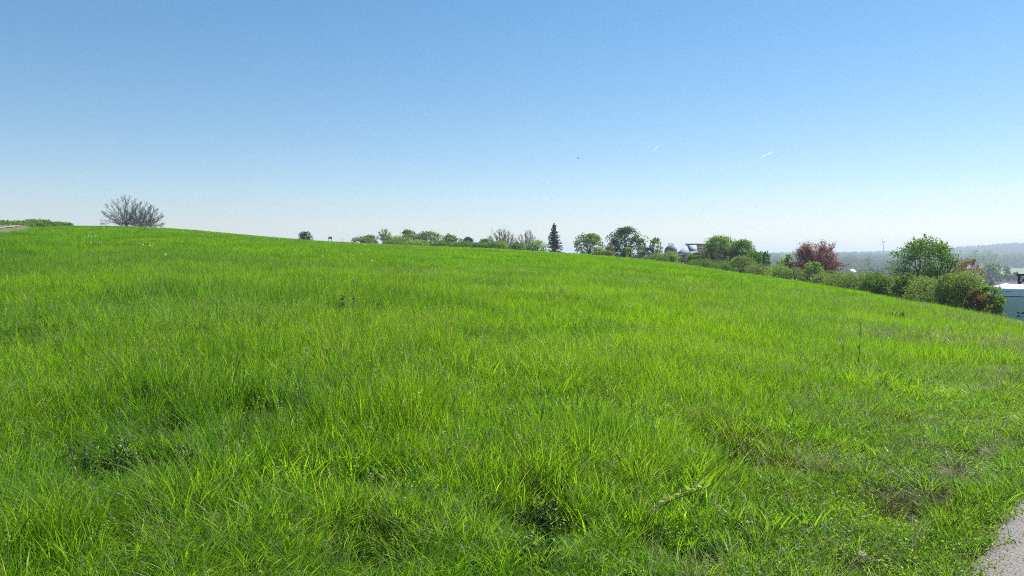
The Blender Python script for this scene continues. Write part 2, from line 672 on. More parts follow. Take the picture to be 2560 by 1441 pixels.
def joinparts(parts):
    V, Q, T, Cc = [], [], [], []
    b = 0
    for v, q, t, c in parts:
        V.append(v)
        if len(q): Q.append(q + b)
        if len(t): T.append(t + b)
        Cc.append(c)
        b += len(v)
    return np.concatenate(V), (np.concatenate(Q) if Q else np.zeros((0, 4), int)), (np.concatenate(T) if T else np.zeros((0, 3), int)), np.concatenate(Cc)


def seed_stem(g, h):
    """one thin flowering stalk with a loose dark head"""
    v, q, t, c = blades(1, .02, h, h, .004, .005, 4, .12, .2, 0, seed=int(g.integers(1e9)))
    c[:, 1] = .35
    top = v[-1]
    P = top + np.stack([g.normal(0, .006, 14), g.normal(0, .006, 14), g.uniform(-.07, .0, 14)], -1)
    lv = leaf_quads(P, g, .008, .018, up=.9, wf=.5)
    lv[3][:, 1] = .5
    return joinparts([(v, q, t, c), lv])


def scatter(name, variants, pts, rot, scl, idx, mats, label=None):
    """one object that holds the tuft shapes and places them at its points by geometry nodes"""
    V, Q, T, Cc = joinparts(variants)
    nv = len(V)
    vid = np.concatenate([np.full(len(v[0]), k) for k, v in enumerate(variants)])
    allV = np.vstack([V, pts])
    col = np.vstack([Cc, np.zeros((len(pts), 3))])
    me = mesh_np(name, allV, Q, T, col)
    n = len(pts)

    def attr(nm, typ, data, key):
        a = me.attributes.new(nm, typ, 'POINT')
        a.data.foreach_set(key, data)
    attr('vid', 'INT', np.concatenate([vid, np.full(n, -1)]).astype(np.int32), 'value')
    attr('pick', 'INT', np.concatenate([np.zeros(nv), idx]).astype(np.int32), 'value')
    attr('rot', 'FLOAT_VECTOR', np.vstack([np.zeros((nv, 3)), rot]).astype(np.float32).ravel(), 'vector')
    attr('scl', 'FLOAT_VECTOR', np.vstack([np.ones((nv, 3)), scl]).astype(np.float32).ravel(), 'vector')
    o = link(name, me, mats)
    ng = bpy.data.node_groups.new(name + '_scatter', 'GeometryNodeTree')
    ng.interface.new_socket('Geometry', in_out='INPUT', socket_type='NodeSocketGeometry')
    ng.interface.new_socket('Geometry', in_out='OUTPUT', socket_type='NodeSocketGeometry')
    nd, lk = ng.nodes, ng.links
    gi, go = nd.new('NodeGroupInput'), nd.new('NodeGroupOutput')

    def named(nm, typ):
        x = nd.new('GeometryNodeInputNamedAttribute')
        x.data_type = typ
        x.inputs[0].default_value = nm
        return [s for s in x.outputs if s.enabled and s.name == 'Attribute'][0]

    vids = named('vid', 'INT')
    jn = nd.new('GeometryNodeJoinGeometry')

    def sep(k):
        cmpn = nd.new('FunctionNodeCompare')
        cmpn.data_type = 'INT'
        cmpn.operation = 'EQUAL'
        ins = [s for s in cmpn.inputs if s.type == 'INT']
        lk.new(vids, ins[0])
        ins[1].default_value = k
        sg = nd.new('GeometryNodeSeparateGeometry')
        sg.domain = 'POINT'
        lk.new(gi.outputs[0], sg.inputs[0])
        lk.new(cmpn.outputs[0], sg.inputs[1])
        return sg.outputs[0]
    for k in reversed(range(len(variants))):
        g2i = nd.new('GeometryNodeGeometryToInstance')
        lk.new(sep(k), g2i.inputs[0])
        lk.new(g2i.outputs[0], jn.inputs[0])
    iop = nd.new('GeometryNodeInstanceOnPoints')
    lk.new(sep(-1), iop.inputs['Points'])
    lk.new(jn.outputs[0], iop.inputs['Instance'])
    iop.inputs['Pick Instance'].default_value = True
    lk.new(named('pick', 'INT'), iop.inputs['Instance Index'])
    e2r = nd.new('FunctionNodeEulerToRotation')
    lk.new(named('rot', 'FLOAT_VECTOR'), e2r.inputs[0])
    lk.new(e2r.outputs[0], iop.inputs['Rotation'])
    lk.new(named('scl', 'FLOAT_VECTOR'), iop.inputs['Scale'])
    lk.new(iop.outputs[0], go.inputs[0])
    md = o.modifiers.new('scatter', 'NODES')
    md.node_group = ng
    tag(o, label, None, None, 'stuff')
    return o


def vnoise(x, y, s, seed=0.0):
    """cheap smooth value noise, 0..1"""
    x = x / s + 37.1 * seed
    y = y / s - 11.7 * seed
    xi, yi = np.floor(x), np.floor(y)
    fx, fy = x - xi, y - yi
    fx, fy = fx * fx * (3 - 2 * fx), fy * fy * (3 - 2 * fy)

    def h(a, b):
        v = np.sin(a * 127.1 + b * 311.7 + seed * 17.3) * 43758.5453
        return v - np.floor(v)
    return (h(xi, yi) * (1 - fx) + h(xi + 1, yi) * fx) * (1 - fy) + (h(xi, yi + 1) * (1 - fx) + h(xi + 1, yi + 1) * fx) * fy


AZ0, AZ1 = R(-43), R(50)


def sample(r0, r1, dens, jit=.0):
    area = .5 * (AZ1 - AZ0) * (r1 * r1 - r0 * r0)
    n = int(area * dens)
    r = np.sqrt(rng.uniform(r0 * r0, r1 * r1, n))
    r = r * (1 + rng.normal(0, jit, n)) if jit else r
    a = rng.uniform(AZ0, AZ1, n)
    return r * np.sin(a), r * np.cos(a), r, a


# patches read off the photograph: thin or bare soil, and dead brown tussocks
BARE = [(*ground(2275, 1292)[:2], .30), (*ground(2480, 1140)[:2], .36), (*ground(2390, 1180)[:2], .22), (*ground(2150, 1432)[:2], .22)]
DRYP = [(*ground(1800, 1065)[:2], .55), (*ground(2120, 960)[:2], 1.0), (*ground(1960, 1170)[:2], .5), (*ground(2480, 880)[:2], 1.6),
        (*ground(1900, 1400)[:2], .45), (*ground(2290, 870)[:2], 1.4), (*ground(1400, 1230)[:2], .35), (*ground(2230, 1080)[:2], .7),
        (*ground(1000, 1370)[:2], .35), (*ground(2430, 960)[:2], .9)]


def bare(x, y):
    b = np.zeros_like(x)
    for bx, by, br in BARE + [(p_[0], p_[1], p_[2] * .8) for p_ in PITS]:
        d = ((x - bx) / br) ** 2 + ((y - by) / (br * 1.1)) ** 2
        b = np.maximum(b, np.exp(-d * d))
    return b


def dryness(x, y):
    b = np.zeros_like(x)
    for bx, by, br in DRYP:
        b = np.maximum(b, np.exp(-(((x - bx) / br) ** 2 + ((y - by) / br) ** 2)))
    return b


def lay(x, y, tilt=.06, s0=.85, s1=1.15, hz=None, wind=True):
    n = len(x)
    z = terrain(x, y)
    rot = np.stack([rng.normal(0, tilt, n), rng.normal(0, tilt, n), rng.uniform(0, 2 * math.pi, n)], -1)
    s = rng.uniform(s0, s1, n)
    scl = np.stack([s, s, s * (1 if hz is None else hz)], -1)
    return np.stack([x, y, z], -1), rot, scl


# --- meadow, near band
near_v = []
for k in range(9):
    g = np.random.default_rng(100 + k)
    parts = [blades(54, .10, .20, .40, .0028, .0054, 4, .20, .45, .012, seed=200 + k),
             blades(26, .13, .10, .22, .003, .005, 3, .4, .5, .03, seed=300 + k),
             herb(12, .13, .14, .022, seed=400 + k)]
    if k % 3 == 0: parts.append(blades(7, .08, .26, .42, .009, .013, 4, .25, .55, 0, seed=500 + k))
    if k % 2 == 0: parts.append(seed_stem(g, .46))
    near_v.append(joinparts(parts))
for k in range(3):   # arching tussocks
    near_v.append(joinparts([blades(80, .07, .28, .50, .003, .006, 5, .40, .95, .10, seed=600 + k, clump=True)]))
for k in range(3):   # broad lush leaves
    near_v.append(joinparts([blades(22, .09, .25, .42, .009, .014, 4, .22, .5, .0, seed=640 + k), herb(30, .14, .2, .03, seed=660 + k)]))

x, y, r, a = sample(1.3, 11.5, 112)
pd = path_dist(x, y)
edge = np.clip((-pd - .8) / 1.1 + rng.normal(0, .25, len(x)), 0, 1)
keep = (rng.uniform(0, 1, len(x)) < edge) & (rng.uniform(0, 1, len(x)) > bare(x, y) * .85)
x, y = x[keep], y[keep]
h = .45 + .5 * vnoise(x, y, 1.3, 1) + .45 * vnoise(x, y, .4, 2)
h *= np.clip(1.0 - .45 * np.exp((path_dist(x, y) + 1.6) / 1.5), .4, 1)
for px, py, rad in ((1900, 1290, .35), (2050, 1220, .3), (1650, 1350, .3), (2180, 985, .5), (1725, 1180, .28), (700, 1320, .4), (60, 1420, .3),
                    (1180, 1425, .3), (1500, 1130, .4), (350, 1010, .5), (1000, 1080, .4), (1290, 1230, .25), (2020, 1110, .3)):
    q_ = ground(px, py)
    h = h * (1 + .55 * np.exp(-((x - q_[0]) ** 2 + (y - q_[1]) ** 2) / rad ** 2))
P, ro, sc = lay(x, y, .08, .85, 1.15, h)
tus = vnoise(x, y, .55, 5)
lush = vnoise(x, y, .8, 9)
idx = rng.integers(0, 9, len(x))
idx = np.where((tus > .68) & (rng.uniform(0, 1, len(x)) < .45), rng.integers(9, 12, len(x)), idx)
idx = np.where((lush > .66) & (rng.uniform(0, 1, len(x)) < .3), rng.integers(12, 15, len(x)), idx)
scatter('meadow_grass', near_v, P, ro, sc, idx, M['grass'], 'lush knee high meadow grass in the foreground')

# --- meadow, middle band
mid_v = []
for k in range(7):
    mid_v.append(joinparts([blades(120, .22, .16, .38, .004, .008, 3, .20, .45, .012, seed=700 + k),
                            blades(24, .22, .08, .18, .008, .012, 2, .4, .4, .02, seed=720 + k)] +
                           ([seed_stem(np.random.default_rng(k), .46)] if k % 2 else [])))
x, y, r, a = sample(11, 29, 27, .02)
pd = path_dist(x, y)
keep = (pd < -1.6 + rng.normal(0, .5, len(x))) & (rng.uniform(0, 1, len(x)) > .8 * dryness(x, y)) & (rng.uniform(0, 1, len(x)) > bare(x, y))
x, y = x[keep], y[keep]
h = .65 + .5 * vnoise(x, y, 2.2, 1) + .25 * vnoise(x, y, .7, 2)
P, ro, sc = lay(x, y, .07, .85, 1.2, h)
scatter('meadow_grass_midfield', mid_v, P, ro, sc, rng.integers(0, 7, len(x)), M['grass'], 'upright green grass across the middle of the meadow')

# --- meadow, far bands
def keep_far(x, y, r, a):
    rc = np.interp(a, _g, RR)
    k = (r < rc * 1.12) & (path_dist(x, y) < -2)
    d = np.full(len(x), 99.)
    nt_ = len(TRACK)
    for i, p in enumerate(TRACK): d = np.minimum(d, np.hypot(x - p[0], y - p[1]) / (1.9 * min(1, max(.1, (nt_ - 1 - i) / (nt_ * .4)))))
    return k & (d > 1)


far_v = [blades(210, .5, .14, .36, .008, .016, 2, .2, .35, .02, seed=800 + k) for k in range(6)]
x, y, r, a = sample(28, 68, 6.5, .02)
k = keep_far(x, y, r, a)
x, y = x[k], y[k]
h = .65 + .45 * vnoise(x, y, 4, 1) + .25 * vnoise(x, y, 1.2, 2)
P, ro, sc = lay(x, y, .05, .85, 1.2, h)
scatter('meadow_grass_upper_slope', far_v, P, ro, sc, rng.integers(0, 6, len(x)), M['grass_far'], 'bright green grass on the upper slope of the meadow')
vf_v = [blades(240, .95, .12, .32, .018, .035, 2, .2, .3, .02, seed=850 + k) for k in range(6)]
x, y, r, a = sample(66, 185, 1.7, .015)
k = keep_far(x, y, r, a)
x, y = x[k], y[k]
h = .6 + .4 * vnoise(x, y, 9, 1) + .3 * vnoise(x, y, 3, 2)
P, ro, sc = lay(x, y, .04, .9, 1.25, h)
scatter('meadow_grass_crest', vf_v, P, ro, sc, rng.integers(0, 6, len(x)), M['grass_far'], 'distant grass along the crest of the hill')

# --- short trampled verge beside the path
vg_v = []
for k in range(7):
    vg_v.append(joinparts([blades(55, .11, .07, .17, .003, .006, 3, .55, .9, .03, seed=900 + k),
                           herb(34, .12, .06, .024, seed=920 + k)]))
for k in range(3):
    vg_v.append(joinparts([blades(60, .05, .16, .30, .003, .0055, 4, .7, .8, .04, seed=940 + k, clump=True)]))
x, y, r, a = sample(1.3, 13, 190)
pd = path_dist(x, y)
keep = (pd < -.05 + rng.normal(0, .06, len(x))) & (pd > -3.2) & (rng.uniform(0, 1, len(x)) < np.clip((pd + 3.2) / 1.6, 0, 1)) \
    & (rng.uniform(0, 1, len(x)) > bare(x, y) * .85)
x, y = x[keep], y[keep]
h = .55 + .7 * vnoise(x, y, .6, 3)
P, ro, sc = lay(x, y, .12, .8, 1.2, h)
idx = np.where((vnoise(x, y, .35, 8) > .62) & (rng.uniform(0, 1, len(x)) < .3), rng.integers(7, 10, len(x)), rng.integers(0, 7, len(x)))
x2, y2, r2, a2 = sample(12.5, 46, 22, .02)
pd2 = path_dist(x2, y2)
k2 = (pd2 < -.05) & (pd2 > -6) & (rng.uniform(0, 1, len(x2)) < np.clip((pd2 + 6) / 3, 0, 1)) & (r2 < np.interp(a2, _g, RR) * 1.5)
x2, y2 = x2[k2], y2[k2]
P2, ro2, sc2 = lay(x2, y2, .1, 1.7, 2.2, .6 + .4 * vnoise(x2, y2, 1, 4))
s3 = rng.uniform(-3, 14, 260)
w3 = -np.abs(rng.normal(0, .10, 260)) - .07
x3, y3 = P0[0] + PD[0] * s3 + PN[0] * w3, P0[1] + PD[1] * s3 + PN[1] * w3
P3, ro3, sc3 = lay(x3, y3, .25, .7, 1.25)
P2, ro2, sc2 = np.vstack([P2, P3]), np.vstack([ro2, ro3]), np.vstack([sc2, sc3])
x2 = np.concatenate([x2, x3])
scatter('verge_grass', vg_v, np.vstack([P, P2]), np.vstack([ro, ro2]), np.vstack([sc, sc2]),
        np.concatenate([idx, rng.integers(0, 10, len(x2))]), M['verge'], 'short trampled grass and clover beside the path')

# --- dry straw among the green
dr_v = [joinparts([blades(34, .10, .18, .36, .0022, .004, 4, .65, .9, 0, seed=960 + k, clump=k % 2 == 0, wind=.2)]) for k in range(5)]
x, y, r, a = sample(2, 34, 26)
rgt = np.clip((x + 1 - .12 * y) / 4.5, 0, 1)
pr = np.clip(.02 + .5 * bare(x, y) + .85 * dryness(x, y) + .22 * rgt * (vnoise(x, y, 1.1, 6) > .5) + .06 * (vnoise(x, y, .6, 7) > .7), 0, 1) * np.where(r < 12, 1, .8)
keep = (rng.uniform(0, 1, len(x)) < pr) & (path_dist(x, y) < -.12) & (rng.uniform(0, 1, len(x)) > bare(x, y) * .2)
x, y, r = x[keep], y[keep], r[keep]
P, ro, sc = lay(x, y, .15, .8, 1.2)
sc = sc * np.clip(r / 10, 1, 1.6)[:, None]
scatter('dry_grass', dr_v, P, ro, sc, rng.integers(0, 5, len(x)), M['dry'], 'pale dead straw bent over among the green grass')

# --- thin dark seed stalks above the grass
def stalk_shape(k):
    g = np.random.default_rng(990 + k)
    out = []
    for i in range(4 + k % 3):
        v, q, t, c = blades(1, .12, .38, .56, .0025, .0035, 4, .10, .15, 0, seed=2000 + 17 * k + i, wind=.05)
        top = v[-1]
        lv = leaf_quads(top + np.stack([g.normal(0, .004, 9), g.normal(0, .004, 9), g.uniform(-.06, 0, 9)], -1), g, .008, .016, up=.9, wf=.5)
        out += [(v, q, t, c), lv]
    return joinparts(out)


x, y, r, a = sample(4, 40, 2.2)
k = (rng.uniform(0, 1, len(x)) < np.clip(vnoise(x, y, 2.5, 12) * 1.6 - .5, .03, 1)) & (path_dist(x, y) < -2) & (r < .9 * np.interp(a, _g, RR))
x, y, r = x[k], y[k], r[k]
P, ro, sc = lay(x, y, .08, .8, 1.1)
sc[:, :2] *= np.clip(r / 9, 1, 2.5)[:, None]
scatter('seed_stalks', [stalk_shape(k) for k in range(5)], P, ro, sc, rng.integers(0, 5, len(x)), M['weed'], 'thin dark seed stalks standing above the meadow grass')

# --- litter and grit at the path edge
lit = [leaf_quads(np.random.default_rng(k).uniform(-.05, .05, (7, 3)) * [1, 1, .1] + [0, 0, .01], np.random.default_rng(k), .005, .016, .9, wf=.5) for k in range(4)]
s = rng.uniform(-2, 14, 900)
w = np.abs(rng.normal(0, .12, 900)) - .06
x = P0[0] + PD[0] * s + PN[0] * w
y = P0[1] + PD[1] * s + PN[1] * w
P, ro, sc = lay(x, y, .1)
P[:, 2] += .028
M['litter'] = leaf_mat('leaf_litter', (.22, .13, .06), (.36, .27, .15), (.12, .08, .05), .1, (1, 1, 1))
scatter('leaf_litter', lit, P, ro, sc, rng.integers(0, 4, len(x)), M['litter'], 'dry brown leaf litter along the path edge')


# ------------------------------------------------------------ plants
def tubes_np(S, sides=3):
    """S: list of (p0, p1, r0, r1) segments"""
    P0a = np.array([s[0] for s in S], float)
    P1a = np.array([s[1] for s in S], float)
    r0 = np.array([s[2] for s in S])[:, None]
    r1 = np.array([s[3] for s in S])[:, None]
    d = P1a - P0a
    d /= np.linalg.norm(d, axis=1)[:, None] + 1e-9
    ref = np.where(np.abs(d[:, 2:3]) < .9, np.array([[0, 0, 1.]]), np.array([[1., 0, 0]]))
    u = np.cross(d, ref)
    u /= np.linalg.norm(u, axis=1)[:, None]
    w = np.cross(d, u)
    V = []
    for P, rr in ((P0a, r0), (P1a, r1)):
        for k in range(sides):
            a = 2 * math.pi * k / sides
            V.append(P + (u * math.cos(a) + w * math.sin(a)) * rr)
    V = np.stack(V, 1)
    b = (np.arange(len(S)) * 2 * sides)[:, None]
    Q = np.concatenate([b + np.array([[k, (k + 1) % sides, sides + (k + 1) % sides, sides + k]]) for k in range(sides)])
    return V.reshape(-1, 3), Q


def grow(g, p, d, L, r, depth, S, spread=.5, up=.15, nb=(2, 4), shrink=.72, jit=.12, tips=None, minr=.012):
    p = np.array(p, float)
    d = np.array(d, float)
    steps = 3 if depth > 2 else 2
    kids = []
    for i in range(steps):
        d = d + g.normal(0, jit, 3) + np.array([0, 0, up * .3])
        d /= np.linalg.norm(d)
        q = p + d * L / steps
        ra = r * (1 - .35 * i / steps)
        rb = r * (1 - .35 * (i + 1) / steps)
        S.append((p, q, ra, rb))
        p = q
        if i < steps - 1 and depth > 0: kids.append((p.copy(), d.copy(), ra))
    if depth == 0:
        if tips is not None: tips.append(p)
        return
    for j in range(g.integers(nb[0], nb[1] + 1)):
        e = d + g.normal(0, spread, 3)
        e[2] += up
        e /= np.linalg.norm(e)
        grow(g, p, e, L * shrink * g.uniform(.8, 1.15), max(r * .62, minr), depth - 1, S, spread, up, nb, shrink, jit, tips, minr)
    for (kp, kd, kr) in kids:
        if g.uniform() < .8:
            e = kd + g.normal(0, spread * 1.3, 3)
            e[2] += up
            e /= np.linalg.norm(e)
            grow(g, kp, e, L * shrink * g.uniform(.6, 1), max(kr * .5, minr), depth - 1, S, spread, up, nb, shrink, jit, tips, minr)


def clumpy(g, cx, cz, rx, ry, rz, nclump, cr, nleaf, s0, s1, up=.3, wf=.55, low=-.5, dry=0.0, spikes=0, hollow=.3, squash=.8, zc=0.5):
    """leaves gathered in clumps through the crown's volume; optional upright shoots"""
    P, Out, cb = [], [], []
    cen = []
    ph0 = g.uniform(0, 6.28)
    for i in range(nclump):
        while True:
            v = g.normal(0, 1, 3)
            v /= np.linalg.norm(v)
            if v[2] > low: break
        f = (hollow + (1 - hollow) * g.uniform() ** .38)
        an_ = g.uniform(0, 6.283)
        hh = g.uniform(0, 1) ** 1.25
        dome = (1 - max(0, (hh - .25) / .78) ** 2.4) ** .55
        bump = 1 + .13 * math.sin(3 * an_ + ph0) + .07 * math.sin(7 * an_ + 9 * hh)
        if g.uniform() < .22: hh, f = min(1, hh + (1 - hh) * .6), f * .9
        c = np.array([cx + math.cos(an_) * rx * f * bump * dome, math.sin(an_) * ry * f * bump * dome,
                      cz - rz + 2 * rz * hh * (.9 + .1 * bump)])
        v = np.array([math.cos(an_) * dome, math.sin(an_) * dome, hh])
        cen.append(c)
        r = cr * g.uniform(.6, 1.25)
        n = int(nleaf * g.uniform(.6, 1.3))
        q = g.normal(0, 1, (n, 3))
        q /= np.linalg.norm(q, axis=1)[:, None]
        rad = g.uniform(.15, 1, n) ** .45
        P.append(c + q * (rad * r)[:, None] * np.array([1, 1, squash]))
        Out.append(q * .6 + v * .4)
        cb.append(np.full(n, g.uniform(.15, .85)))
    for i in range(spikes):
        an = g.uniform(0, 2 * math.pi)
        f = g.uniform(.0, .95)
        bx, by = cx + math.cos(an) * rx * f, math.sin(an) * ry * f
        bz = cz + rz * math.sqrt(max(0, 1 - f * f)) * .88
        h = g.uniform(.06, .17) * (rz + cz) * .9
        n = int(nleaf * .5)
        t = g.uniform(0, 1, n)
        w = (1 - t) * cr * .35 + .03
        lean = np.array([math.cos(an) * f * .35, math.sin(an) * f * .35])
        q = g.normal(0, 1, (n, 3))
        P.append(np.stack([bx + lean[0] * t * h + q[:, 0] * w * .5, by + lean[1] * t * h + q[:, 1] * w * .5, bz + t * h], -1))
        Out.append(q * .4 + np.array([0, 0, .8]))
        cb.append(np.full(n, g.uniform(.3, 1)))
    P, Out, cb = np.concatenate(P), np.concatenate(Out), np.concatenate(cb)
    P[:, 2] = np.maximum(P[:, 2], .03)
    return leaf_quads(P, g, s0, s1, up, Out, wf, dry, cb), cen


LEAF = {
    'mid': leaf_mat('mid_green_leaves', (0.0825, 0.18, 0.0375), (0.18, 0.3, 0.06), (.2, .15, .06), .35, rough=.65, spec=.06),
    'light': leaf_mat('light_green_leaves', (0.135, 0.24, 0.0525), (0.27, 0.39, 0.09), (.25, .2, .08), .4, rough=.65, spec=.06),
    'dark': leaf_mat('dark_green_leaves', (0.033, 0.0825, 0.027), (0.075, 0.15, 0.042), (.1, .08, .04), .25, rough=.65, spec=.06),
    'walnut': leaf_mat('fresh_green_leaves', (0.075, 0.165, 0.03), (0.21, 0.33, 0.0525), (.2, .15, .06), .4, rough=.65, spec=.06),
    'bramble': leaf_mat('bramble_leaves', (0.112, 0.188, 0.0525), (0.255, 0.33, 0.09), (.26, .15, .07), .33, rough=.65, spec=.06),
    'copper': leaf_mat('copper_leaves', (0.24, 0.12, 0.10), (0.40, 0.22, 0.18), (.25, .13, .09), .4, (1.4, 1.0, .9), rough=.7, spec=.06),
    'brown': leaf_mat('brown_budding_leaves', (0.195, 0.128, 0.0525), (0.3, 0.225, 0.09), (.22, .1, .05), .3, rough=.65, spec=.06),
    'pale': leaf_mat('pale_new_leaves', (0.225, 0.285, 0.12), (0.345, 0.375, 0.18), (.25, .2, .12), .35, rough=.65, spec=.06),
    'needle': leaf_mat('spruce_needles', (.010, .028, .018), (.025, .05, .03), (.05, .04, .03), .08, rough=.6),
    'rust': leaf_mat('rusty_leaves', (.12, .16, .05), (.34, .17, .06), (.1, .14, .04), .3, rough=.65, spec=.06),
    'grey': leaf_mat('grey_green_leaves', (0.135, 0.195, 0.105), (0.225, 0.285, 0.15), (.2, .18, .1), .3, rough=.65, spec=.06),
}


def plant(name, cat, label, px, r, top, wpx, leaf, group=None, base_py=None, form='bush', nclump=70, cr=None, nleaf=60, ls=(.12, .22),
          spikes=0, hollow=.3, low=-.35, dry=0.0, depth_f=1.0, seed=None, dx=0, trunk=None, part='foliage', bark='bark', squash=.8, up=.3, crown_low=.12, sink=0.0):
    """px: photo column of the middle; r: distance; top: photo row of the tip; wpx: width in photo columns"""
    seed = abs(seed if seed is not None else int(px * 7 + r))
    g = np.random.default_rng(seed)
    x, y, zb = spot(px, r)
    zb -= sink
    H = z_at(px, top, r) - zb
    Wd = width_at(wpx, px, r)
    root = empty(name, (x, y, zb), label, cat, group)
    cr = (cr or Wd * .13) * 1.12
    nclump = max(60, int(nclump * 1.5))
    S = []
    if form == 'bush':
        cz, rz = H * .45, H * .5
        lv, cen = clumpy(g, 0, cz, Wd / 2 - cr * .15, (Wd / 2 - cr * .15) * depth_f, rz - cr * squash * .1, nclump, cr, nleaf, ls[0], ls[1], up, .55, low - .3, dry, spikes, hollow, squash)
        ns = 9
        for i in range(ns):
            an = g.uniform(0, 6.28)
            grow(g, (math.cos(an) * .02, math.sin(an) * .02, 0), (math.cos(an) * .5, math.sin(an) * .5, 1), H * .36, .035 * H ** .5, 2, S, .4, .25, (2, 3), .7)
        nm = 'stems'
    else:
        c0 = H * crown_low
        cz, rz = (c0 + H) / 2, (H - c0) / 2
        lv, cen = clumpy(g, 0, cz, Wd / 2 - cr * .15, (Wd / 2 - cr * .15) * depth_f, rz - cr * squash * .1, nclump, cr, nleaf, ls[0], ls[1], up, .55, low - .3, dry, spikes, hollow, squash)
        tr = trunk or .035 * H
        S.append(((0, 0, -.1), (g.normal(0, .02) * H, 0, H * .25), tr * 1.2, tr * .9))
        p1 = S[0][1]
        for i in range(6):
            an = 6.28 * i / 6 + g.normal(0, .3)
            grow(g, p1, (math.cos(an) * .7, math.sin(an) * .7, 1), H * .28, tr * .5, 2, S, .4, .1, (2, 3), .72)
        # limbs that reach the outer clumps
        for c in cen[::3]:
            m = np.array(p1) * .5 + c * .5 + [0, 0, -.04 * H]
            S.append((np.array(p1), m, tr * .28, tr * .16))
            S.append((m, c, tr * .16, tr * .05))
        nm = 'trunk'
    S = [(np.array(s[0]), np.array(s[1]), s[2], s[3]) for s in S]
    lim_w, lim_z = (Wd * .36, H * .72) if form == 'bush' else (Wd * .44, H * .82)
    S = [s for s in S if abs(s[1][0]) < lim_w and s[1][2] < lim_z]
    V, Q = tubes_np(S, 4)
    link(nm, mesh_np(nm, V, Q), M[bark], root)
    V, Q, T, Cc = lv
    link(part, mesh_np(part, V, Q, T, Cc), LEAF[leaf] if isinstance(leaf, str) else leaf, root)
    return root


def bare_tree(label, px, r, top, wpx, stems, seed, group=None, mat='twig', leaf=None, r0=.22, name='bare_tree', nlimb=26, fork=.16, low=0.0, thin=1.0, nleaf=1.0):
    """short trunks whose limbs fan out to a dome and break into fine upright twigs; stems: (foot, lean, share) in crown widths"""
    g = np.random.default_rng(seed)
    x, y, zb = spot(px, r)
    H = z_at(px, top, r) - zb
    Wd = width_at(wpx, px, r)
    root = empty(name, (x, y, zb), label, 'tree', group)
    BS, LT = [], []
    for (ox, lean, k) in stems:
        foot = np.array([ox * Wd, g.normal(0, .03) * Wd, -.2])
        fk = foot + np.array([lean * H * fork, g.normal(0, .05) * H * fork, H * fork])
        tb = MB().tube([tuple(foot), tuple((foot + fk) / 2 + [0.02, 0, 0]), tuple(fk)], [r0 * k * 1.15, r0 * k * .95, r0 * k * .8], 7)
        tb.build('trunk', M['bark_dark'] if mat == 'twig' else M['bark'], root)
        n1 = int(nlimb * k)
        for i in range(n1):
            an = 2.4 * i + g.normal(0, .2)
            u = (i + .5) / n1
            ph = math.acos(1 - u * (1 - low)) * g.uniform(.9, 1.05)      # 0 = straight up
            rad = g.uniform(.88, 1.03)
            tgt = np.array([ox * Wd * .5 + lean * Wd * .16 + math.sin(ph) * math.cos(an) * Wd / 2 * rad * (.5 + .5 * k), math.sin(ph) * math.sin(an) * Wd / 2 * rad * .8,
                            H * .18 + math.cos(ph) * H * .80 * rad * (.6 + .4 * k)])
            c = fk + (tgt - fk) * .45 + np.array([0, 0, -.05 * H * math.sin(ph)]) + g.normal(0, .03 * Wd, 3)
            m_ = 7
            pts = [(1 - t) ** 2 * fk + 2 * t * (1 - t) * c + t * t * tgt for t in np.linspace(0, 1, m_)]
            pts = [p + (g.normal(0, .012 * Wd, 3) if 0 < q < m_ - 1 else 0) for q, p in enumerate(pts)]
            rr = [max(.012, r0 * .2 * (1 - t) ** 1.1) * thin for t in np.linspace(0, .97, m_)]
            for q in range(m_ - 1): BS.append((pts[q], pts[q + 1], rr[q], rr[q + 1]))
            for q in range(2, m_):
                for w in range(5 if q < m_ - 1 else 8):
                    d = pts[q] - pts[q - 1]
                    d = d / np.linalg.norm(d)
                    e = d + g.normal(0, .42, 3) + np.array([0, 0, .28])
                    e /= np.linalg.norm(e)
                    L = np.linalg.norm(tgt - fk) * g.uniform(.12, .24) * (1.25 - q / m_ * .5)
                    a = pts[q - 1] + (pts[q] - pts[q - 1]) * g.uniform()
                    b = a + e * L * .5
                    b2 = b + (e + g.normal(0, .15, 3) + [0, 0, .1]) * L * .5
                    BS.append((a, b, .024 * thin, .018 * thin)); BS.append((b, b2, .018 * thin, .011 * thin))
                    for z_ in range(5):
                        t = g.uniform(.2, 1)
                        s0 = a + (b - a) * t if z_ < 2 else b + (b2 - b) * t
                        f = e + g.normal(0, .45, 3) + [0, 0, .2]
                        f /= np.linalg.norm(f)
                        e1 = s0 + f * L * g.uniform(.25, .5)
                        BS.append((s0, e1, .011 * thin, .007 * thin))
                        LT.append(e1); LT.append((s0 + e1) / 2)
    sh = [(ox * .5 + lean * .10, k) for ox, lean, k in stems]

    def inside(p):
        for c_, k in sh:
            e = math.sqrt(((p[0] - c_ * Wd) / (Wd * .5 * (.5 + .5 * k))) ** 2 + (p[1] / (Wd * .45)) ** 2 + (max(0, p[2] - H * .2) / (H * .80 * (.6 + .4 * k))) ** 2)
            if e < 1.0 + .035 * math.sin(9 * math.atan2(p[2], p[0] - c_ * Wd)) + g.normal(0, .025): return True
        return False
    BS = [s_ for s_ in BS if s_[1][2] > .02 * H and inside(s_[1])]
    V, Q = tubes_np(BS, 3)
    link('branches', mesh_np('branches', V, Q), M[mat], root)
    if leaf:
        P = np.array(LT)
        P = P[g.uniform(0, 1, len(P)) < .8 * nleaf]
        P = P + g.normal(0, .08, P.shape)
        V, Q, T, Cc = leaf_quads(P, g, .07, .15, .3)
        link('new_leaves', mesh_np('new_leaves', V, Q, T, Cc), LEAF[leaf], root)
    return root


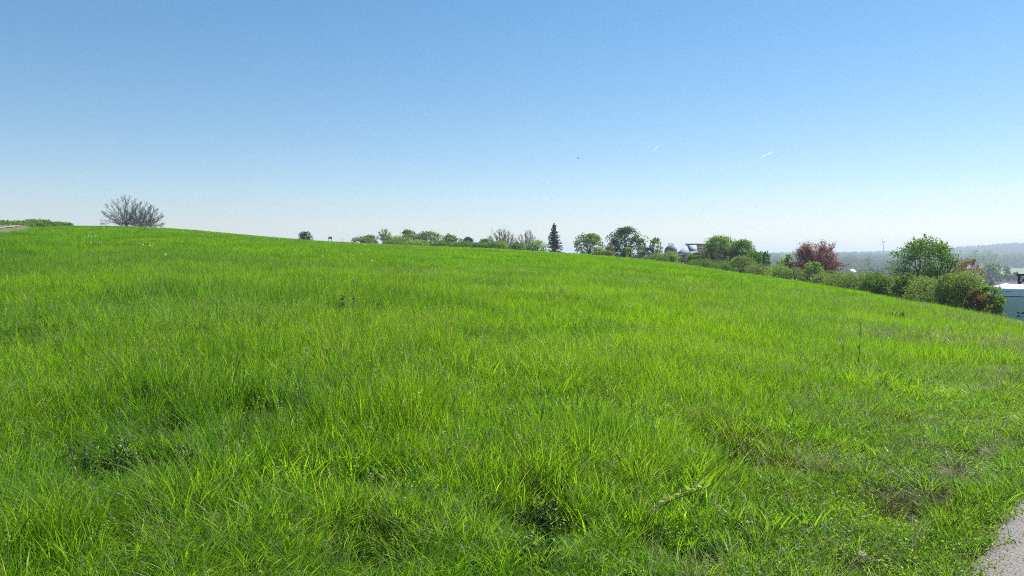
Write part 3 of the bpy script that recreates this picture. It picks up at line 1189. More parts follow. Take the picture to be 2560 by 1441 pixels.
# the pair of leafless trees on the left crest
bare_tree('large leafless tree with a wide domed crown standing left on the hill crest', 318, 168, 487, 126, [(0, 0, 1.0)], 11, 'leafless trees on the hill crest', r0=.30, nlimb=40, low=-.12, thin=.85)
bare_tree('smaller leafless tree leaning right beside the large domed one on the crest', 366, 170, 502, 94, [(-.2, .35, 1.0), (.02, .8, .7)], 23, 'leafless trees on the hill crest', r0=.22, nlimb=26, low=-.12, thin=.85)

# centre skyline
B, Tt = 'bush', 'tree'
plant('bush', B, 'small lone bush on the bare hill crest', 765, 140, 580, 36, 'dark', nclump=26, nleaf=45, ls=(.12, .26), spikes=9, cr=.42)
hedge = 'bushes along the far field edge'
plant('bush', B, 'lowest scrubby bush where the far hedge begins', 905, 130, 594, 56, 'grey', hedge, nclump=30, nleaf=45, ls=(.12, .24))
plant('bush', B, 'low dark green bush left of the thin umbrella shaped tree', 925, 132, 588, 36, 'mid', hedge, nclump=28, nleaf=45, ls=(.12, .24))
bare_tree('thin sparse tree with an umbrella crown rising above the low hedge', 961, 136, 572, 46, [(0, .05, 1.0)], 31, mat='twig_pale', leaf='pale', r0=.10, name='sparse_tree', nlimb=15, fork=.4, low=.3)
plant('bush', B, 'brownish bush under the thin umbrella shaped tree', 978, 130, 590, 50, 'bramble', hedge, nclump=30, nleaf=45, ls=(.12, .24))
plant('bush', B, 'tallest dark bush at the left end of the dense far hedge', 1022, 138, 576, 50, 'mid', hedge, nclump=50, nleaf=60, ls=(.14, .28), spikes=8)
plant('bush', B, 'pale low bush in front of the tall dark hedge', 1008, 126, 592, 62, 'light', hedge, nclump=36, nleaf=50, ls=(.12, .24))
plant('bush', B, 'broad green bush in the middle of the dense far hedge', 1072, 136, 579, 64, 'mid', hedge, nclump=60, nleaf=60, ls=(.14, .28), spikes=14)
plant('bush', B, 'rounded bush to the right of the dense far hedge', 1125, 132, 587, 52, 'walnut', hedge, nclump=46, nleaf=60, ls=(.14, .28), spikes=5)
plant('bush', B, 'small dark bush at the right end of the dense far hedge', 1168, 130, 594, 40, 'dark', hedge, nclump=34, nleaf=50, ls=(.14, .26), spikes=6)
plant('bush', B, 'narrow green bush left of the pale budding trees', 1212, 128, 598, 34, 'mid', hedge, nclump=30, nleaf=50, ls=(.12, .24), spikes=6)
bare_tree('pale budding tree with a broad domed crown behind the hedge', 1252, 150, 571, 92, [(0, .05, 1.0), (.1, .5, .6)], 41, 'pale budding trees behind the hedge', mat='twig_pale', leaf='pale', name='budding_tree', nlimb=34, r0=.2, nleaf=.9)
bare_tree('more open leafless pale tree left of the dark spruce', 1318, 152, 575, 74, [(0, .05, 1.0)], 43, 'pale budding trees behind the hedge', mat='twig_pale', name='budding_tree', nlimb=36, r0=.18, leaf='pale', nleaf=.3)
plant('bush', B, 'light green bush under the domed pale tree', 1250, 122, 604, 44, 'light', hedge, nclump=36, nleaf=50, ls=(.12, .24))
plant('bush', B, 'low dark scrub between the two pale budding trees', 1292, 122, 607, 50, 'mid', hedge, nclump=34, nleaf=50, ls=(.12, .24))
plant('bush', B, 'yellowish green bush touching the left of the dark spruce', 1340, 120, 603, 56, 'light', hedge, nclump=40, nleaf=50, ls=(.12, .24))


def spruce(label, px, r, top, wpx, seed=5):
    g = np.random.default_rng(seed)
    x, y, zb = spot(px, r)
    H = z_at(px, top, r) - zb
    Wd = width_at(wpx, px, r)
    root = empty('spruce_tree', (x, y, zb), label, 'tree')
    tr = MB()
    tr.tube([(0, 0, -.2), (0.05, 0, H * .5), (0, 0, H * .98)], [.16, .10, .02], 7)
    tr.build('trunk', M['bark_dark'], root)
    S, P, Out = [], [], []
    z = H * .06
    while z < H * .97:
        f = (1 - z / H)
        L = Wd / 2 * (f ** .8) * 1.05 + .12
        for k in range(8):
            an = g.uniform(0, 6.28)
            l = L * g.uniform(.5, 1.15)
            d = np.array([math.cos(an), math.sin(an), g.uniform(-.1, .28)])
            a = np.array([0, 0, z + g.normal(0, .08)])
            b = a + d * l
            b[2] += l * .12
            S.append((a, b, .035, .012))
            n = int(14 + 34 * l / (Wd / 2))
            t = g.uniform(.2, 1, n)[:, None]
            q = a + (b - a) * t
            q = q + np.stack([g.normal(0, .10, n), g.normal(0, .10, n), -np.abs(g.normal(0, .14, n))], -1) * (1.1 - t * .6)
            P.append(q)
            Out.append(np.tile(d * .8 + [0, 0, -.3], (n, 1)))
        z += H * .036 * g.uniform(.8, 1.2)
    P, Out = np.concatenate(P), np.concatenate(Out)
    P = np.vstack([P, np.stack([g.normal(0, .06, 60), g.normal(0, .06, 60), g.uniform(H * .9, H, 60)], -1)])
    Out = np.vstack([Out, np.tile([0, 0, 1.], (60, 1))])
    V, Q = tubes_np(S, 3)
    link('branches', mesh_np('branches', V, Q), M['bark_dark'], root)
    V, Q, T, Cc = leaf_quads(P, g, .12, .26, .1, Out, .38)
    link('needles', mesh_np('needles', V, Q, T, Cc), LEAF['needle'], root)


spruce('dark pointed spruce standing tallest in the middle of the skyline', 1385, 128, 558, 46)
plant('round_tree', Tt, 'round fresh green tree alone between spruce and dark tree', 1471, 122, 588, 84, 'walnut', form='tree', nclump=64, nleaf=60, ls=(.16, .30), cr=.52, hollow=.25, spikes=6, crown_low=.05)
plant('dark_tree', Tt, 'large dark green tree with a lumpy crown right of the round tree', 1562, 125, 573, 92, 'dark', form='tree', nclump=95, nleaf=80, ls=(.16, .30), cr=.7, hollow=.2, crown_low=.04)
plant('bush', B, 'brown budding shrub between the round tree and the dark tree', 1524, 112, 606, 24, 'brown', nclump=16, nleaf=30, ls=(.08, .18))
plant('bush', B, 'olive rounded bush on the right flank of the dark tree', 1603, 118, 594, 28, 'bramble', nclump=26, nleaf=50, ls=(.14, .24))
plant('bush', B, 'small light green bush at the foot of the dark tree', 1566, 104, 617, 30, 'light', nclump=26, nleaf=50, ls=(.10, .2), spikes=5)
plant('bush', B, 'grey green shrub between dark tree and upright poplar shoots', 1612, 104, 618, 40, 'grey', nclump=34, nleaf=50, ls=(.10, .2), spikes=6)
plant('young_poplar', Tt, 'young upright poplar with pointed shoots left of the grey dome', 1638, 104, 596, 32, 'light', form='tree', nclump=30, nleaf=50, ls=(.1, .2), spikes=16, cr=.32, crown_low=.03)
plant('bush', B, 'low bush at the foot of the young poplar', 1652, 99, 632, 36, 'light', nclump=24, nleaf=40, ls=(.1, .18))

# domed tank
x, y, zb = spot(1677, 150)
zt = z_at(1677, 614, 150)
rad = width_at(32, 1677, 150) / 2
M['tank'] = solid('tank_metal', (.17, .20, .19), .8, .2, 1.2)
M['steel'] = solid('grey_steel', (.2, .2, .21), .5, .1, 3, metal=.5)
tk = empty('domed_tank', (x, y, zb), 'grey domed tank with a small railing on top, between bushes', 'tank')
mb = MB()
prof = [(rad, 0), (rad, zt - zb - rad * .9)] + [(rad * math.cos(R(a_)), zt - zb - rad * .9 + rad * .9 * math.sin(R(a_))) for a_ in range(15, 90, 15)] + [(.12, zt - zb)]
n = 28
V = [(pr_ * math.cos(2 * math.pi * k / n), pr_ * math.sin(2 * math.pi * k / n), z_) for pr_, z_ in prof for k in range(n)]
Q = [(i * n + k, i * n + (k + 1) % n, (i + 1) * n + (k + 1) % n, (i + 1) * n + k) for i in range(len(prof) - 1) for k in range(n)]
link('tank_shell', mesh_np('tank_shell', V, Q, smooth=True), M['tank'], tk)
mb = MB()
for k in range(8):
    a_ = 6.283 * k / 8
    b_ = 6.283 * (k + 1) / 8
    r_ = rad * .42
    h0, h1 = zt - zb - .2, zt - zb + .35
    mb.tube([(r_ * math.cos(a_), r_ * math.sin(a_), h0), (r_ * math.cos(a_), r_ * math.sin(a_), h1)], .03, 4)
    mb.tube([(r_ * math.cos(a_), r_ * math.sin(a_), h1), (r_ * math.cos(b_), r_ * math.sin(b_), h1)], .03, 4)
mb.build('railing', M['steel'], tk)
mb = MB()
for k in range(14): mb.tube([(-.2, -rad - .08, .3 + k * .35), (.2, -rad - .08, .3 + k * .35)], .02, 4)
mb.tube([(-.2, -rad - .08, 0), (-.2, -rad - .08, zt - zb - rad * .8)], .025, 4)
mb.tube([(.2, -rad - .08, 0), (.2, -rad - .08, zt - zb - rad * .8)], .025, 4)
mb.build('ladder', M['steel'], tk)

# house with the brown roof
def house(px0, px1, r, py_ridge, rise, wall_h, label, rz, roofm, wallm, solar=True, name='house', depth=8.0, overhang=.4, courses=16, wins=3, chim=True, hip_pale=False):
    xc, yc, zb = spot((px0 + px1) / 2, r)
    Wd = width_at(px1 - px0, (px0 + px1) / 2, r)
    zr = z_at((px0 + px1) / 2, py_ridge, r)
    base = zr - rise - wall_h
    root = empty(name, (xc, yc, base), label, 'house', None, rz)
    hx, hy = Wd / 2, depth / 2
    mb = MB()
    mb.box(-hx + overhang, hx - overhang, -hy + overhang, hy - overhang, -3, wall_h)
    mb.add([(-hx + overhang, -hy + overhang, wall_h), (-hx + overhang, hy - overhang, wall_h), (-hx + overhang, 0, wall_h + rise * .93),
            (hx - overhang, -hy + overhang, wall_h), (hx - overhang, hy - overhang, wall_h), (hx - overhang, 0, wall_h + rise * .93)],
           T=[(0, 2, 1), (3, 4, 5)])
    mb.build('wall', wallm, root)
    rf = MB()
    for sgn in (-1, 1):
        for k in range(courses):
            t0, t1 = k / courses, (k + 1.12) / courses
            ya, yb = sgn * hy * (1 - t0), sgn * hy * (1 - min(t1, 1))
            za, zb2 = wall_h + rise * t0, wall_h + rise * min(t1, 1)
            lift = .07
            rf.add([(-hx, ya, za + lift), (hx, ya, za + lift), (hx, yb, zb2), (-hx, yb, zb2), (-hx, ya, za - .03), (hx, ya, za - .03)],
                   [(0, 1, 2, 3), (4, 5, 1, 0)])
    rf.build('roof', roofm, root)
    rg = MB()
    rg.tube([(-hx, 0, wall_h + rise + .03), (hx, 0, wall_h + rise + .03)], .07, 8)
    rg.build('ridge_cap', roofm, root)
    if hip_pale:
        # left hip slope, sky reflection painted in as a flat pale colour, with a small tiled roof under it
        zt_ = wall_h + rise
        gz = MB()
        gz.add([(-hx - .02, -1.2, zt_ - .1), (-hx - 1.5, -2.4, zt_ - 1.35), (-hx + .35, -2.9, zt_ - 1.35), (-hx - .02, -1.2, zt_ - .2), (-hx - 1.5, -2.4, zt_ - 1.45), (-hx + .35, -2.9, zt_ - 1.45)],
               [(0, 3, 4, 1), (1, 4, 5, 2), (2, 5, 3, 0)], [(0, 1, 2), (3, 5, 4)])
        gz.build('sky_pale_hip', M['solar'], root)
        lo = MB()
        for k in range(6):
            lo.box(-hx - 1.5, -hx + .6, -3.2 - .22 * k, -2.9 - .22 * k, zt_ - 1.75 - .22 * k, zt_ - 1.5 - .22 * k)
        lo.build('lower_roof', roofm, root)
    if solar:
        for k in range(1):
            for j in range(2):
                x0 = -hx + .5 + k * 1.15
                t0, t1 = .42 + j * .26, .66 + j * .26
                ya, yb = -hy * (1 - t0), -hy * (1 - t1)
                za, zb2 = wall_h + rise * t0 + .16, wall_h + rise * t1 + .16
                p = MB()
                p.add([(x0, ya, za), (x0 + 1.05, ya, za), (x0 + 1.05, yb, zb2), (x0, yb, zb2), (x0, ya, za - .06), (x0 + 1.05, ya, za - .06), (x0 + 1.05, yb, zb2 - .06), (x0, yb, zb2 - .06)],
                      [(0, 1, 2, 3), (4, 7, 6, 5), (0, 4, 5, 1), (1, 5, 6, 2), (2, 6, 7, 3), (3, 7, 4, 0)])
                p.build('solar_panel', M['solar'], root)
    if chim:
        c = MB()
        c.box(-hx * .25, -hx * .25 + .6, -.9, -.3, wall_h + rise * .6, wall_h + rise + .25)
        c.box(-hx * .25 - .06, -hx * .25 + .66, -.96, -.24, wall_h + rise + .25, wall_h + rise + .35)
        c.build('chimney', M['brick'], root)
    for k in range(wins):
        wx = -hx + (k + .75) * Wd / (wins + .5)
        w = MB()
        for x0, x1, z0, z1 in ((wx - .55, wx + .55, 1.0, 1.08), (wx - .55, wx + .55, 2.12, 2.2), (wx - .55, wx - .47, 1.08, 2.12), (wx + .47, wx + .55, 1.08, 2.12), (wx - .03, wx + .03, 1.08, 2.12)):
            w.box(x0, x1, -hy + overhang - .05, -hy + overhang + .02, z0, z1)
        f = w.build('window', M['white'], root)
        p = MB()
        p.box(wx - .47, wx + .47, -hy + overhang - .02, -hy + overhang + .01, 1.08, 2.12)
        p.build('pane', M['glass'], f)
    return root


M['solar'] = solid('solar_sky_tint', (.30, .36, .40), .85, .05, 2, spec=.1)  # sky reflection put into the base colour of panels and hip slope
M['brick'] = solid('brick', (.25, .12, .08), .9, .2, 6)
M['rooftile'] = solid('brown_roof_tile', (.36, .20, .17), .75, .2, 1.5, bump=.04, bscale=12)
M['slate'] = solid('hazed_slate_roof', (.22, .19, .24), .7, .15, 1.5)  # slate lightened so its colour carries some of the haze
M['white'] = solid('white_paint', (.75, .75, .73), .5, .05, 2)
M['render'] = solid('cream_render', (.6, .56, .48), .9, .08, 1)
M['glass'] = solid('window_glass', (.05, .07, .09), .08, .1, 1, metal=.3)
house(1714, 1800, 112, 611, 3.6, 2.6, 'house with brown tiled roof and solar panels half hidden by the big bush', R(-6), M['rooftile'], M['render'], depth=9, chim=False, hip_pale=True)

# bushes in front of the house, then down the right field edge
plant('bush', B, 'bush with white flowering tips below the grey dome', 1680, 95, 630, 50, 'light', nclump=36, nleaf=45, ls=(.1, .18), dry=.1)
plant('bush', B, 'green bush hiding the lower left corner of the brown roof', 1738, 91, 631, 42, 'walnut', nclump=50, nleaf=60, ls=(.1, .2), spikes=10)
plant('hazel_bush', B, 'largest dense green hazel bush covering the right end of the roof', 1801, 91, 591, 98, 'walnut', 'tall hazel bushes right of the house', nclump=130, nleaf=85, ls=(.1, .2), spikes=34, cr=.62, hollow=.45)
plant('hazel_bush', B, 'second tall hazel bush on the right side of the largest one', 1853, 89, 600, 78, 'mid', 'tall hazel bushes right of the house', nclump=100, nleaf=80, ls=(.1, .2), spikes=24, cr=.55, hollow=.45)
plant('bush', B, 'tapering green bush at the right foot of the hazels', 1895, 84, 628, 60, 'mid', nclump=60, nleaf=60, ls=(.09, .18), spikes=14, hollow=.4)
plant('bush', B, 'low rounded pale green shrub in front of the hazels', 1856, 79, 641, 66, 'bramble', nclump=60, nleaf=60, ls=(.07, .15), up=.6, hollow=.5)
plant('bush', B, 'small pointed dark green sapling between hazels and copper beech', 1915, 82, 627, 22, 'mid', nclump=22, nleaf=45, ls=(.08, .16), spikes=8)
side = 'shrubs along the right field edge'
plant('bush', B, 'loose sapling thicket just left of the copper beech', 1955, 80, 644, 46, 'light', side, nclump=30, nleaf=45, ls=(.08, .16), spikes=10)
plant('bush', B, 'upright pale sapling against the left flank of the copper beech', 1972, 77, 633, 24, 'light', side, nclump=24, nleaf=40, ls=(.08, .16), spikes=9)


for k, (px, r, top, w, lf, lb) in enumerate([
        (990, 122, 603, 60, 'mid', 'lowest fringe of scrub left under the dense far hedge'),
        (1048, 120, 603, 66, 'light', 'pale green scrub fringe under the middle of the dense far hedge'),
        (1104, 118, 604, 60, 'mid', 'scrub fringe filling the gap right of the middle of the far hedge'),
        (1150, 117, 606, 56, 'walnut', 'scrub fringe under the small dark bush at the hedge end'),
        (1195, 116, 608, 46, 'mid', 'low scrub bridging the hedge end and the pale budding trees'),
        (1228, 115, 607, 50, 'mid', 'low scrub under the left edge of the domed pale tree'),
        (1510, 100, 627, 46, 'bramble', 'low scrub in the gap left of the large dark tree'),
        (1640, 97, 640, 70, 'mid', 'low scrub below the young poplar and grey dome')]):
    plant('bush', B, lb, px, r, top, w, lf, hedge if px < 1400 else side, nclump=60, nleaf=45, ls=(.1, .22))
for k, (px, r, top, w, lf, lb) in enumerate([
        (1760, 87, 650, 90, 'mid', 'dark low scrub under the left half of the tallest hazel'),
        (1815, 83, 656, 80, 'mid', 'low scrub under the right half of the tallest hazel'),
        (1900, 77, 662, 90, 'bramble', 'low weedy scrub at the foot of the bushes right of the hazels'),
        (1945, 74, 668, 80, 'light', 'pale low scrub under the loose sapling thicket'),
        (2110, 60, 688, 110, 'bramble', 'yellow green bramble mound right of the beech, in front of the pale field'),
        (2228, 52, 692, 90, 'bramble', 'bramble mound between the two dark shrubs'),
        (2290, 50, 690, 110, 'bramble', 'bramble mound at the foot of the round green tree'),
        (2365, 43, 706, 90, 'bramble', 'bramble mound left of the tall domed bramble bush')]):
    plant('bush', B, lb, px, r, top, w, lf, side, nclump=70, nleaf=70, ls=(.055, .12), up=.5)


def beech(label, px, r, top, wpx, seed=3):
    g = np.random.default_rng(seed)
    x, y, zb = spot(px, r)
    H = z_at(px, top, r) - zb
    Wd = width_at(wpx, px, r)
    root = empty('copper_beech', (x, y, zb), label, 'tree')
    S, tips = [], []
    mb = MB()
    mb.tube([(0, 0, -.2), (0, 0, H * .3), (.1, 0, H * .75)], [.2, .15, .05], 7)
    mb.build('trunk', M['bark_dark'], root)
    for i in range(60):
        z = H * (.08 + .8 * (i / 60))
        an = i * 2.4 + g.normal(0, .3)
        f = math.sqrt(max(0, 1 - ((z / H - .28) / .74) ** 2))
        L = Wd / 2 * f * g.uniform(.75, 1.1)
        e = np.array([math.cos(an), math.sin(an), .45 + .6 * z / H])
        e /= np.linalg.norm(e)
        grow(g, (0, 0, z * .75), e, L * .5, .05, 3, S, .3, .08, (2, 3), .62, .1, tips, .012)
    S = [s for s in S if s[1][2] < H and abs(s[1][0]) < Wd * .52]
    V, Q = tubes_np(S, 3)
    link('branches', mesh_np('branches', V, Q), M['bark_dark'], root)
    T0 = np.array([s[1] for s in S])
    T0 = T0[g.integers(0, len(T0), 6500)]
    P = np.repeat(T0, 3, 0) + g.normal(0, .16, (len(T0) * 3, 3))
    V, Q, T, Cc = leaf_quads(P, g, .07, .15, .2)
    link('crown', mesh_np('crown', V, Q, T, Cc), LEAF['copper'], root)


beech('reddish copper beech with a pointed spreading crown on the right skyline', 2040, 78, 603, 150)
plant('bush', B, 'fresh green bush in front of the copper beech', 2035, 68, 654, 54, 'light', side, nclump=46, nleaf=60, ls=(.07, .14), spikes=4)
plant('bush', B, 'low bramble mound left under the copper beech', 1985, 73, 670, 76, 'bramble', side, nclump=50, nleaf=60, ls=(.06, .13), up=.5)
plant('bush', B, 'low bramble mound right under the copper beech', 2075, 64, 680, 90, 'bramble', side, nclump=60, nleaf=65, ls=(.06, .13), up=.5)
plant('bush', B, 'yellow green bramble bank in the gap before the round green tree', 2145, 58, 680, 110, 'bramble', side, nclump=80, nleaf=75, ls=(.06, .12), up=.5, hollow=.5)
plant('bush', B, 'dark shadowed shrub protruding onto the grass below the bramble bank', 2190, 52, 684, 80, 'mid', side, nclump=70, nleaf=75, ls=(.06, .12), hollow=.4)
plant('round_green_tree', Tt, 'broad round green tree standing clear against the hazy valley', 2312, 58, 603, 166, 'mid', form='tree', nclump=170, nleaf=85, ls=(.08, .16), cr=.48, hollow=.35, spikes=20, crown_low=-.02)
plant('bush', B, 'dark upright shrub under the left side of the round green tree', 2262, 49, 682, 56, 'mid', side, nclump=50, nleaf=75, ls=(.06, .12), hollow=.4)
plant('brown_shrub', B, 'brownish budding shrub at the right of the round green tree', 2424, 54, 640, 88, 'brown', nclump=70, nleaf=60, ls=(.06, .12), spikes=20, hollow=.3)
plant('bush', B, 'yellow green bramble bank below the round green tree', 2325, 45, 697, 130, 'bramble', side, nclump=95, nleaf=80, ls=(.05, .11), up=.5, hollow=.5)
plant('bush', B, 'tall domed bramble bush in front of the brown shrub', 2405, 40, 678, 120, 'bramble', side, nclump=110, nleaf=90, ls=(.05, .10), up=.5, hollow=.5)
plant('rusty_shrub', B, 'low shrub with rusty orange leaves in front of the brambles', 2442, 35.5, 724, 50, 'rust', nclump=50, nleaf=60, ls=(.05, .09), hollow=.4, dry=.35)
plant('bush', B, 'bright yellow green bush touching the left side of the caravan', 2474, 37, 712, 66, 'light', nclump=80, nleaf=90, ls=(.05, .10), hollow=.5)
plant('blossom_bush', B, 'white flowering bush behind the caravan roof', 2585, 52, 688, 110, M['blossom'], nclump=80, nleaf=80, ls=(.06, .12), dry=.5)

# rough herbs on the bank above the left track
for k, (px, r, top, w, lf, lb) in enumerate([
        (-60, 100, 554, 150, 'dark', 'dark herb covered bank at the far left above the dirt track'),
        (30, 104, 555.5, 110, 'mid', 'olive scrub on the bank directly above the pale wheel ruts'),
        (95, 118, 551.5, 90, 'mid', 'highest tuft of scrub at the end of the dirt track'),
        (150, 140, 557.5, 70, 'mid', 'last low scrub on the bank fading into the hill crest'),
        (-30, 88, 563, 120, 'mid', 'lower row of scrub touching the dirt track at the frame edge'),
        (40, 94, 561, 90, 'mid', 'lower scrub just above the middle of the pale wheel ruts'),
        (88, 104, 559, 70, 'mid', 'lower scrub where the wheel ruts disappear')]):
    plant('scrub', B, lb, px, r, top, w, lf, 'scrub on the bank above the track', nclump=110, nleaf=40, ls=(.10, .22), cr=.5, hollow=.7, spikes=10, depth_f=.4, squash=.6, dry=.1)

# ------------------------------------------------------------ small board on the crest
x, y, zb = spot(826, 140)
bd = empty('notice_board', (x, y, zb), 'small dark wooden notice board with a roof on the crest', 'sign')
M['wood'] = solid('dark_wood', (.045, .05, .055), .8, .2, 5)
zt = z_at(826, 592, 140) - zb
mb = MB(); mb.tube([(-.27, 0, -.2), (-.27, 0, zt - .1)], .05, 6); mb.build('post', M['wood'], bd)
mb = MB(); mb.tube([(.27, 0, -.2), (.27, 0, zt - .1)], .05, 6); mb.build('post', M['wood'], bd)
mb = MB(); mb.prism([(-.36, zt - .12), (.36, zt - .12), (.36, zt - .04), (0, zt), (-.36, zt - .04)], -.2, .2); mb.build('roof', M['wood'], bd)
mb = MB(); mb.box(-.24, .24, -.03, .03, zt - .42, zt - .14); mb.build('panel', M['wood'], bd)
for px, r, top, lb in ((853, 132, 594, 'taller of two thin posts on the crest right of the board'), (858, 133, 597, 'shorter of two thin posts on the crest right of the board')):
    x, y, zb = spot(px, r)
    mb = MB(); mb.tube([(0, 0, -.2), (0.02, 0, z_at(px, top, r) - zb)], .025, 5)
    tag(mb.build('fence_post', M['wood'], None, (x, y, zb)), lb, 'post', 'posts on the crest')

# ------------------------------------------------------------ caravan
def caravan():
    r = 38.0
    x, y, _ = spot(2506, r)
    ang = azim(2499)
    zt = z_at(2510, 719.5, r)
    Hh, Wd, Ln = 2.05, 2.3, 5.2
    zb = zt - Hh - .5
    # local frame: x to the right along the facing wall, y away from the camera
    root = empty('caravan', (x, y, zb), 'white caravan with bird decals at the right edge beside the bushes', 'caravan', None, -ang * .97)
    white = solid('caravan_paint', (.72, .78, .84), .35, .06, 1.2, spec=.5)
    trim = solid('caravan_trim', (.05, .055, .06), .5, .1, 3)
    bright = solid('caravan_roof_paint', (.8, .82, .82), .35, .04, 1)
    dk = solid('decal_black', (.012, .014, .02), .5, .1, 3)
    z0, z1 = .5, .5 + Hh
    # lower body: end wall leans slightly, corners rounded in plan
    def ring(z, ins=0.0, lean=0.0):
        c = .12
        P = []
        for cx, cy, a0 in ((c, c + lean, 180), (Wd - c, c + lean, 270), (Wd - c, Ln - c, 0), (c, Ln - c, 90)):
            for k in range(5):
                a = R(a0 + k * 22.5)
                P.append((cx + (c - ins) * math.cos(a), cy + (c - ins) * math.sin(a), z))
        return P
    rings = [ring(z0, .0, .10), ring(z0 + .5, 0, .03), ring(z1 - .36, 0, 0)]
    V = [p for rg in rings for p in rg]
    n = 20
    Q = [(i * n + k, i * n + (k + 1) % n, (i + 1) * n + (k + 1) % n, (i + 1) * n + k) for i in range(len(rings) - 1) for k in range(n)]
    T = [(0, k + 1, k) for k in range(1, n - 1)]
    link('body', mesh_np('body', V, Q, T), white, root)
    rings = [ring(z1 - .36, -.012, -.012), ring(z1 - .10, -.012, 0), ring(z1 - .03, .03, .02), ring(z1, .11, .10)]
    V = [p for rg in rings for p in rg] + [(Wd / 2, Ln / 2, z1 + .03)]
    Q = [(i * n + k, i * n + (k + 1) % n, (i + 1) * n + (k + 1) % n, (i + 1) * n + k) for i in range(len(rings) - 1) for k in range(n)]
    T = [((len(rings) - 1) * n + k, (len(rings) - 1) * n + (k + 1) % n, len(V) - 1) for k in range(n)]
    link('roof_panel', mesh_np('roof_panel', V, Q, T), bright, root)
    mb = MB(); mb.box(.04, Wd - .04, -.022, .0, z1 - .385, z1 - .355); mb.build('seam', trim, root)
    mb = MB(); mb.box(.92, 1.02, -.05, -.02, z1 - .40, z1 - .33); mb.build('marker_light', M['white'], root)
    # oval emblem, an outline of two arcs
    V, Q = [], []
    cx, cz = .30, z1 - .22
    for k in range(25):
        a = 2 * math.pi * k / 24
        th = .018 + .016 * (0.5 - .5 * math.cos(a * 1 + .6))
        V += [(cx + .17 * math.cos(a), -.016, cz + .06 * math.sin(a) - .02 * math.cos(a)), (cx + (.17 - th) * math.cos(a), -.016, cz + (.06 - th * .6) * math.sin(a) - .02 * math.cos(a))]
    Q = [(2 * k, 2 * k + 1, 2 * k + 3, 2 * k + 2) for k in range(24)]
    link('emblem', mesh_np('emblem', V, Q), trim, root)
    mb = MB(); mb.box(cx - .10, cx + .08, -.017, -.015, cz - .008, cz + .012); mb.build('emblem_bar', trim, root)
    # birds on wires
    for zz, xs in ((z1 - 1.10, (.62, 1.9)), (z1 - 1.24, (.58, 2.1)), (z1 - 1.37, (.60, 2.1))):
        mb = MB(); mb.box(xs[0], xs[1], -.014 + .02, -.008 + .02, zz, zz + .012)
        o = mb.build('wire', dk, root); o.location.y = -.012 - .0
    def bird_shape(fl):
        pts = [(-.07, .0), (-.03, .035), (.02, .045), (.045, .07), (.07, .06), (.085, .045), (.06, .03), (.05, .0), (.015, -.02), (-.03, -.01)]
        pts = [(fl * a, b) for a, b in pts]
        n = len(pts)
        V = [(a, 0, b) for a, b in pts] + [(a, .006, b) for a, b in pts]
        T = [(0, k, k + 1) for k in range(1, n - 1)]
        Q = [(k, (k + 1) % n, n + (k + 1) % n, n + k) for k in range(n)]
        return mesh_np('bird', V, Q, T)
    bm = [bird_shape(1), bird_shape(-1)]
    for i, (bx, bz) in enumerate([(.98, -.93), (1.16, -.94), (1.38, -.95), (.62, -1.07), (.78, -1.07), (1.30, -1.07), (.62, -1.21), (.88, -1.22), (1.32, -1.21), (1.5, -1.21),
                                  (.64, -1.35), (.95, -1.33), (1.12, -1.35), (1.42, -1.35), (1.6, -1.07), (.96, -1.56), (1.75, -1.35)]):
        o = link('bird_decal', bm[i % 2], dk, root)
        o.location = (bx, -.014, z1 + bz)
        o.scale = (.62, 1, random.uniform(.55, .75))
    # left side window, door and wheels, hitch
    mb = MB(); mb.box(-.015, .0, 1.2, 2.2, z0 + .9, z0 + 1.5); mb.build('window', M['glass'], root)
    mb = MB(); mb.box(-.02, .0, 3.0, 3.62, z0 + .05, z0 + 1.65); d_ = mb.build('door', bright, root)
    mb = MB(); mb.box(-.05, -.02, 3.08, 3.14, z0 + .8, z0 + .95); mb.build('handle', trim, d_)
    for sx in (-.0, Wd - .18):
        mb = MB(); mb.tube([(sx, 2.6, .33), (sx + .18, 2.6, .33)], .33, 20); w = mb.build('wheel', trim, root)
        mb = MB(); mb.tube([(sx - .01, 2.6, .33), (sx + .19, 2.6, .33)], .19, 16); mb.build('rim', M['steel'], w)
    mb = MB(); mb.tube([(.5, Ln, .5), (Wd / 2, Ln + 1.1, .5)], .05, 6); mb.tube([(Wd - .5, Ln, .5), (Wd / 2, Ln + 1.1, .5)], .05, 6)
    mb.tube([(Wd / 2, Ln + 1.0, .5), (Wd / 2, Ln + 1.0, .0)], .04, 6); mb.build('hitch', M['steel'], root)
    # dark skirt strip seen on the left corner
    mb = MB(); mb.add([(-.03, .18, z0 + .05), (-.03, .02, z0 + .05), (-.03, .06, z1 - .5), (.004, .18, z0 + .05), (.004, .02, z0 + .05), (.004, .06, z1 - .5)], [(0, 1, 4, 3), (1, 2, 5, 4), (2, 0, 3, 5)], [(0, 2, 1), (3, 4, 5)])
    mb.build('corner_trim', trim, root)
    return root


caravan()

